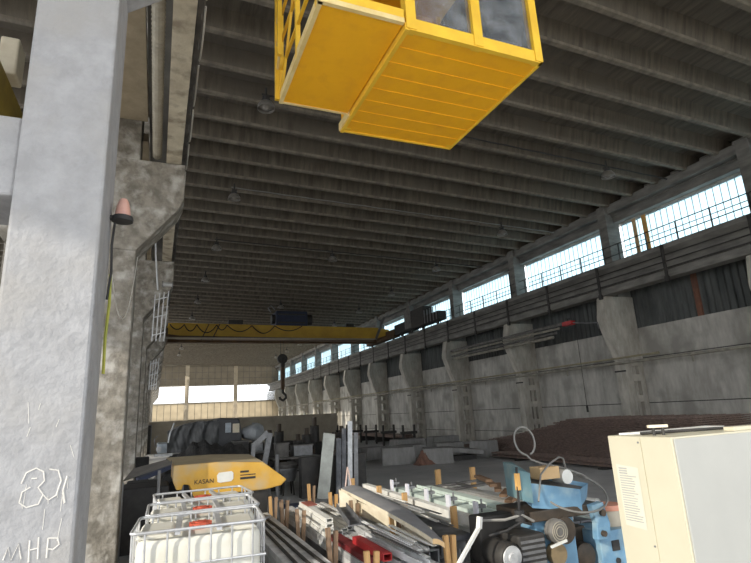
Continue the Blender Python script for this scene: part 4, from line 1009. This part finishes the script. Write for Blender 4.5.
# motors and pump heads in a row
labs = ['dark upright pump head at the left of the scrap row', 'dark upright motor second in the scrap row', 'rounded dark motor in the scrap row', 'tall dark gear head right of the rounded motor', 'pair-legged dark machine head in the scrap row', 'dark machine head nearest the tall sheets', 'low dark housing before the scrap row', 'brownish dark housing in the scrap row']
for i in range(8):
    x = 3.9 + .62 * i * .85; y = 22 + (i % 3) * .6
    t = thing('scrap_motor', labs[i], 'motor', (x, y, 0), .3 * (i % 3))
    h = 1.25 + .22 * (i % 3) + (.2 if i == 5 else 0)
    MB().box((-.24, -.25, 0), (.24, .25, h * .45)).build('motor_base', DARK if i % 2 else GREASE, t, bevel=.04)
    MB().cyl((0, 0, h * .45), (0, 0, h * .8), .2, 14).build('motor_barrel', DARK, t)
    MB().cyl((0, 0, h * .8), (0, 0, h), .1, 10).box((-.18, -.1, h * .74), (.18, .1, h * .82)).build('motor_head', GREASE, t)
# concrete lumps / parts around
for i, (x, y, w, h) in enumerate(((5.6, 19.4, .9, .5), (6.6, 20.6, 1.0, .45), (5.3, 24.6, 1.2, .9), (7.4, 23.5, .9, .7))):
    t = thing('steel_crate', ['low dark crate right of the steel table', 'wide dark crate on the open floor', 'tall dark crate behind the scrap row', 'dark crate in front of the concrete blocks'][i], 'crate', (x, y, 0), .1 * i)
    MB().box((-w / 2, -.4, .08), (w / 2, .4, h)).build('crate_body', DUSTST if i % 2 else DARK, t, bevel=.015)
    for s_ in (-1, 1): MB().box((s_ * w * .35 - .05, -.4, 0), (s_ * w * .35 + .05, .4, .08)).build('runner', DARK, t)
    MB().box((-w / 2 - .02, -.42, h * .5), (w / 2 + .02, .42, h * .5 + .05)).build('crate_band', GREYST, t)

# covered truck
tr = thing('covered_truck', 'old truck under black plastic sheeting near the left columns', 'truck', (0, 20.2, 0))
MB().box((.35, 0, .45), (2.95, 1.9, .62)).build('truck_chassis', TRUCKD, tr)
MB().prism([(2.0, .6), (2.95, .6), (2.95, 1.55), (2.85, 2.0), (2.15, 2.05), (2.0, 1.9)], 0, 1.85).build('truck_cab', TRUCKD, tr, bevel=.05)
MB().box((2.36, -.012, 1.52), (2.56, 0, 1.86)).build('cab_window', PALEBLUE, tr); MB().box((2.62, -.012, 1.5), (2.86, 0, 1.82)).build('cab_window', CREAMP, tr)
def drape(u, v):
    x = .42 + 1.72 * u; base = 1.9 + .07 * math.sin(u * 2.6)
    fold = .012 * math.sin(47 * u + 5 * math.sin(6 * v)) + .018 * math.sin(21 * u - 8 * v) + .008 * math.sin(83 * u + 23 * v)
    if v < .5: y = -.06 + fold * 1.3; z = .95 + (base - .95) * (v / .5) - (.25 * (1 - u) ** 3) * (v / .5)
    else: y = -.06 + (v - .5) / .5 * 1.9; z = base - .25 * (1 - u) ** 3 + fold * .6
    return (x, y, z)
MB().grid(46, 30, drape).build('tarpaulin', TARP, tr, smooth=True)
MB().box((.1, .1, .95), (.5, 1.7, 1.28)).build('bonnet', PALEBLUE, tr, bevel=.06)
MB().cyl((.16, -.02, 1.1), (.16, .1, 1.1), .09, 14).build('headlamp', GALV, tr); MB().box((.02, -.1, .86), (.6, .0, .94)).build('bumper', GALV, tr)
for x in (.75, 2.5): MB().lathe([(.0, -.12), (.25, -.12), (.42, -.1), (.45, -.05), (.45, .08), (.25, .12), (0, .12)], o=(x, .1, .45), n=22, ax='y').build('wheel', BLACK, tr, smooth=True)
MB().tube([(.05, -.1, 1.2), (.0, -.15, 1.45), (.1, -.1, 1.55)], .02, 6).build('mirror_arm', GREYST, tr)
MB().tube([(.45, -.1, 1.3), (.5, -.12, 1.6), (.62, -.1, 1.95)], .03, 6).build('screen_frame', GALV, tr)
# pale bundle right of the truck
wb = MB().grid(18, 12, lambda u, v: (3.38 + (.42 + .05 * math.sin(31 * u + 5 * v)) * math.sin(math.pi * v) ** .6 * math.cos(2 * math.pi * u), 20.6 + (.42 + .05 * math.sin(31 * u + 5 * v)) * math.sin(math.pi * v) ** .6 * math.sin(2 * math.pi * u), 1.46 - (.30 + .06 * math.cos(6.28 * u)) * math.cos(math.pi * v)))
tag(wb.build('wrapped_bundle', mat('pale_tarp', (.42, .44, .46), (.26, .28, .3), 4, .5), smooth=True), 'pale grey wrapped bundle right of the covered truck', 'bundle')
tag(MB().lathe([(0, 0), (.3, 0), (.31, .4), (.31, .75), (.3, 1.1), (0, 1.1)], o=(3.38, 20.6, 0), n=20).build('oil_drum', DARK, smooth=True), 'dark drum carrying the pale wrapped bundle', 'drum')
# dark scrap heap in front of the truck with tyres
hp = MB()
def heap(u, v):
    x = -.1 + 3.4 * u; y = 15.2 + 3.4 * v
    e = max(0, math.sin(math.pi * u)) ** .55 * max(0, math.sin(math.pi * v)) ** .6
    return (x, y, e * (1.27 + .10 * math.sin(17 * u + 3 * v) + .10 * math.sin(29 * v + 11 * u) + .05 * math.sin(61 * u)))
hp.grid(60, 40, heap)
tag(hp.build('scrap_heap', mat('black_scrap', (.022, .021, .022), (.05, .048, .046), 9, .8, 0, 1, 22)), 'black heap of loose scrap in front of the covered truck', 'scrap', kind='stuff')
tyre('black tyre lying on the left slope of the scrap heap', (.55, 14.75, .40), (1.25, .1, .2))
tyre('black tyre standing against the middle of the scrap heap', (1.5, 14.7, .39), (1.4, .0, -.1))
tyre('black tyre right of the middle on the scrap heap', (2.35, 14.72, .40), (1.3, -.1, .15))
bb = thing('blue_trailer', 'dark blue flat trailer frame at the left of the scrap heap', 'trailer', (-.1, 13.6, 0), .1)
MB().bar((-.2, 0, .75), (.9, .2, 1.1), .3, .08).build('deck', mat('trailer_blue', (.03, .04, .09), (.02, .03, .06), 4, .6), bb)
for x in (-.1, .75): MB().bar((x, 0, 0), (x, .05, .75 if x < 0 else 1.0), .08, .08).build('leg', GREYST if x > 0 else DARK, bb)
for i, (x, y, h) in enumerate(((-.25, 11.6, .9), (-.1, 12.6, .8), (-.3, 16.0, 1.1))):
    t = thing('dark_cabinet', ['low dark machine box left of the rig', 'dark machine box beyond the rig engine', 'dark upright box beside the left columns'][i], 'machine', (x, y, 0))
    MB().box((-.2, -.3, .05), (.2, .3, h)).build('box_body', BLACK, t, bevel=.03); MB().box((-.2, -.32, h * .5), (.2, -.3, h * .55)).build('box_handle', DARK, t); MB().box((-.18, -.28, 0), (.18, .28, .05)).build('plinth', DARK, t)

# ================================================================== CONCRETE BLOCKS AT RIGHT
bl = [(8.75, 19.3, 1.3, .62, 'concrete block left of the rusty scrap'), (9.95, 18.35, 1.15, .56, 'pale concrete block nearest the camera'), (8.85, 22.3, 1.1, .5, 'concrete block at the left end of the block row'),
      (8.2, 25.6, 1.4, .6, 'far concrete block beyond the left end of the row'), (10.5, 21.9, 1.3, .5, 'concrete block in the second row, left'), (12.1, 21.3, 1.3, .52, 'concrete block in the second row, centre'),
      (11.6, 24.4, 1.6, .62, 'concrete block in the back row'), (13.9, 24.9, 1.5, .6, 'concrete block in the back row near the wall'), (12.6, 19.2, .8, .62, 'upright concrete block beside the rusty bars')]
for i, (x, y, w, h, lab) in enumerate(bl):
    m = MB().prism([(-w / 2, 0), (w / 2, 0), (w / 2 - .04, h), (-w / 2 + .04, h)], -.45, .45)
    o = m.build('concrete_block', BLOCKC, bevel=.02); o.location = (x, y, 0); o.rotation_euler = (0, 0, [-.35, -.42, .2, .1, -.2, -.25, .1, -.1, .3][i]); tag(o, lab, 'concrete block', 'concrete blocks on the open floor')
sl = MB().box((-.75, -.5, 0), (.75, .5, .16)).build('concrete_slab', BLOCKC, bevel=.01); sl.location = (11.25, 18.75, .28); sl.rotation_euler = (0, .12, -.3)
tag(sl, 'concrete slab resting on a dark support beside the nearest block', 'concrete slab')
tag(MB().box((10.75, 18.45, 0), (11.75, 19.05, .17)).build('slab_support', DARK), 'dark support under the resting slab', 'block')
rs = MB().grid(16, 10, lambda u, v: (8.95 + .75 * u, 17.95 + .6 * v, .42 * math.sin(math.pi * u) * math.sin(math.pi * v) * (1 + .3 * math.sin(23 * u + 9 * v))))
tag(rs.build('rusty_scrap', RUSTRED), 'small rusty scrap heap between two concrete blocks', 'scrap', kind='stuff')
# dark bar piles by the wall far off
for i in range(14):
    x = 14.2 + .16 * (i % 7); z = .0 + .09 * (i // 7)
    profile('box', .13, .085, random.uniform(8, 10), RUST, 'dark_bar', 'dark rusty bar stacked low by the far right wall', 'metal bar', 'dark bars by the far right wall', (x, 30 + random.uniform(0, 1.5), .35 + z), 0)
for i in range(3): tag(MB().box((14.1, 31.5 + 3 * i, 0), (15.5, 31.8 + 3 * i, .345)).build('bar_trestle', DARK), f'dark trestle under the far bars, {ORD[i]} from the camera', 'trestle')
for i in range(5):
    t = thing('steel_stand', f'dark steel stand among the far bars, {ORD[i]} from the camera', 'stand', (13.2 - .1 * i, 27.5 + 2.6 * i, 0))
    MB().box((-.4, -.06, 0), (-.3, .06, 1.2)).build('leg', DARK, t); MB().box((.3, -.06, 0), (.4, .06, 1.2)).build('leg', DARK, t); MB().box((-.5, -.08, .7), (.5, .08, .85)).build('cross_beam', DARK, t)

# rusty mesh mats and bars piled at right
def matpanel(lab, grp, x0, x1, y0, y1, z, sx, sy, rot, tilt=(0, 0)):
    m = MB(); nx = int((x1 - x0) / sx); ny = int((y1 - y0) / sy)
    cx, cy = (x0 + x1) / 2, (y0 + y1) / 2
    for i in range(nx + 1): m.bar((x0 + (x1 - x0) * i / nx - cx, y0 - cy, 0), (x0 + (x1 - x0) * i / nx - cx, y1 - cy, 0), .022, .022)
    for j in range(ny + 1): m.bar((x0 - cx, y0 + (y1 - y0) * j / ny - cy, .02), (x1 - cx, y0 + (y1 - y0) * j / ny - cy, .02), .022, .022)
    o = m.build('rusty_mesh_mat', RUST); o.location = (cx, cy, z); o.rotation_euler = (tilt[0], tilt[1], rot)
    return tag(o, lab, 'mesh mat', grp)
for i in range(22):
    f = i / 22
    matpanel('rusty steel mesh mat in the sloping stack by the right wall', 'mesh mats in the sloping stack', 13.3 + .5 * f + random.uniform(-.05, .05), 16.5 + random.uniform(-.08, .0), 10.2 + .3 * f, 23.2 - 8.2 * f ** .8 + random.uniform(-.2, .2), .18 + .056 * i, .16, .45, 0, (0, 0))
for i in range(5): tag(MB().box((13.2, 10.8 + 2.8 * i, 0), (16.6, 11.1 + 2.8 * i, .155)).build('stack_bearer', DARK), f'dark bearer under the mesh stack, {ORD[i]} from the camera', 'bearer')
for i in range(16):
    tag(MB().cyl((12.3 + .11 * (i % 8), 11.6 + .1 * (i % 3), .1 + .1 * (i // 8)), (12.3 + .1 * (i % 8), 18.2, .11 + .1 * (i // 8)), .03, 6).build('rusty_rod', RUST), 'rusty rod lying in front of the mesh stacks', 'rod', 'rusty rods before the mesh stacks')
for k, y in enumerate((12.4, 16.4)): tag(MB().box((12.15, y, 0), (13.18, y + .2, .065)).build('rod_bearer', DARK), ['dark bearer under the near part of the rusty rods', 'dark bearer under the far part of the rusty rods'][k], 'bearer')

# ================================================================== LIGHT AND CAMERA
w = bpy.data.worlds.new('sky'); sc.world = w; w.use_nodes = True
bg = w.node_tree.nodes['Background']; bg.inputs['Color'].default_value = (.93, .965, 1.0, 1); bg.inputs['Strength'].default_value = 2.6
ld = bpy.data.lights.new('sun', 'SUN'); ld.energy = 3.9; ld.angle = math.radians(.6); ld.color = (1.0, .93, .80)
sun = bpy.data.objects.new('sun', ld); COL.objects.link(sun)
el = math.radians(23); d = Vector((.93 * math.cos(el), .367 * math.cos(el), -math.sin(el)))
sun.rotation_euler = d.to_track_quat('-Z', 'Y').to_euler()

cd = bpy.data.cameras.new('camera'); cam = bpy.data.objects.new('camera', cd); COL.objects.link(cam)
cd.sensor_fit = 'HORIZONTAL'; cd.sensor_width = 36; cd.lens = 521 / 751 * 36; cd.clip_start = .05; cd.clip_end = 300
right = Vector((0.92450736, -0.37795018, -0.04939438)); up = Vector((-0.04810815, -0.24425351, 0.96851733)); fwd = Vector((0.37811605, 0.89302513, 0.24399666))
M = Matrix(((right.x, up.x, -fwd.x, 0), (right.y, up.y, -fwd.y, 0), (right.z, up.z, -fwd.z, 1.95), (0, 0, 0, 1)))
cam.matrix_world = M
sc.camera = cam
sc.view_settings.view_transform = 'Standard'
sc.view_settings.exposure = 0.0
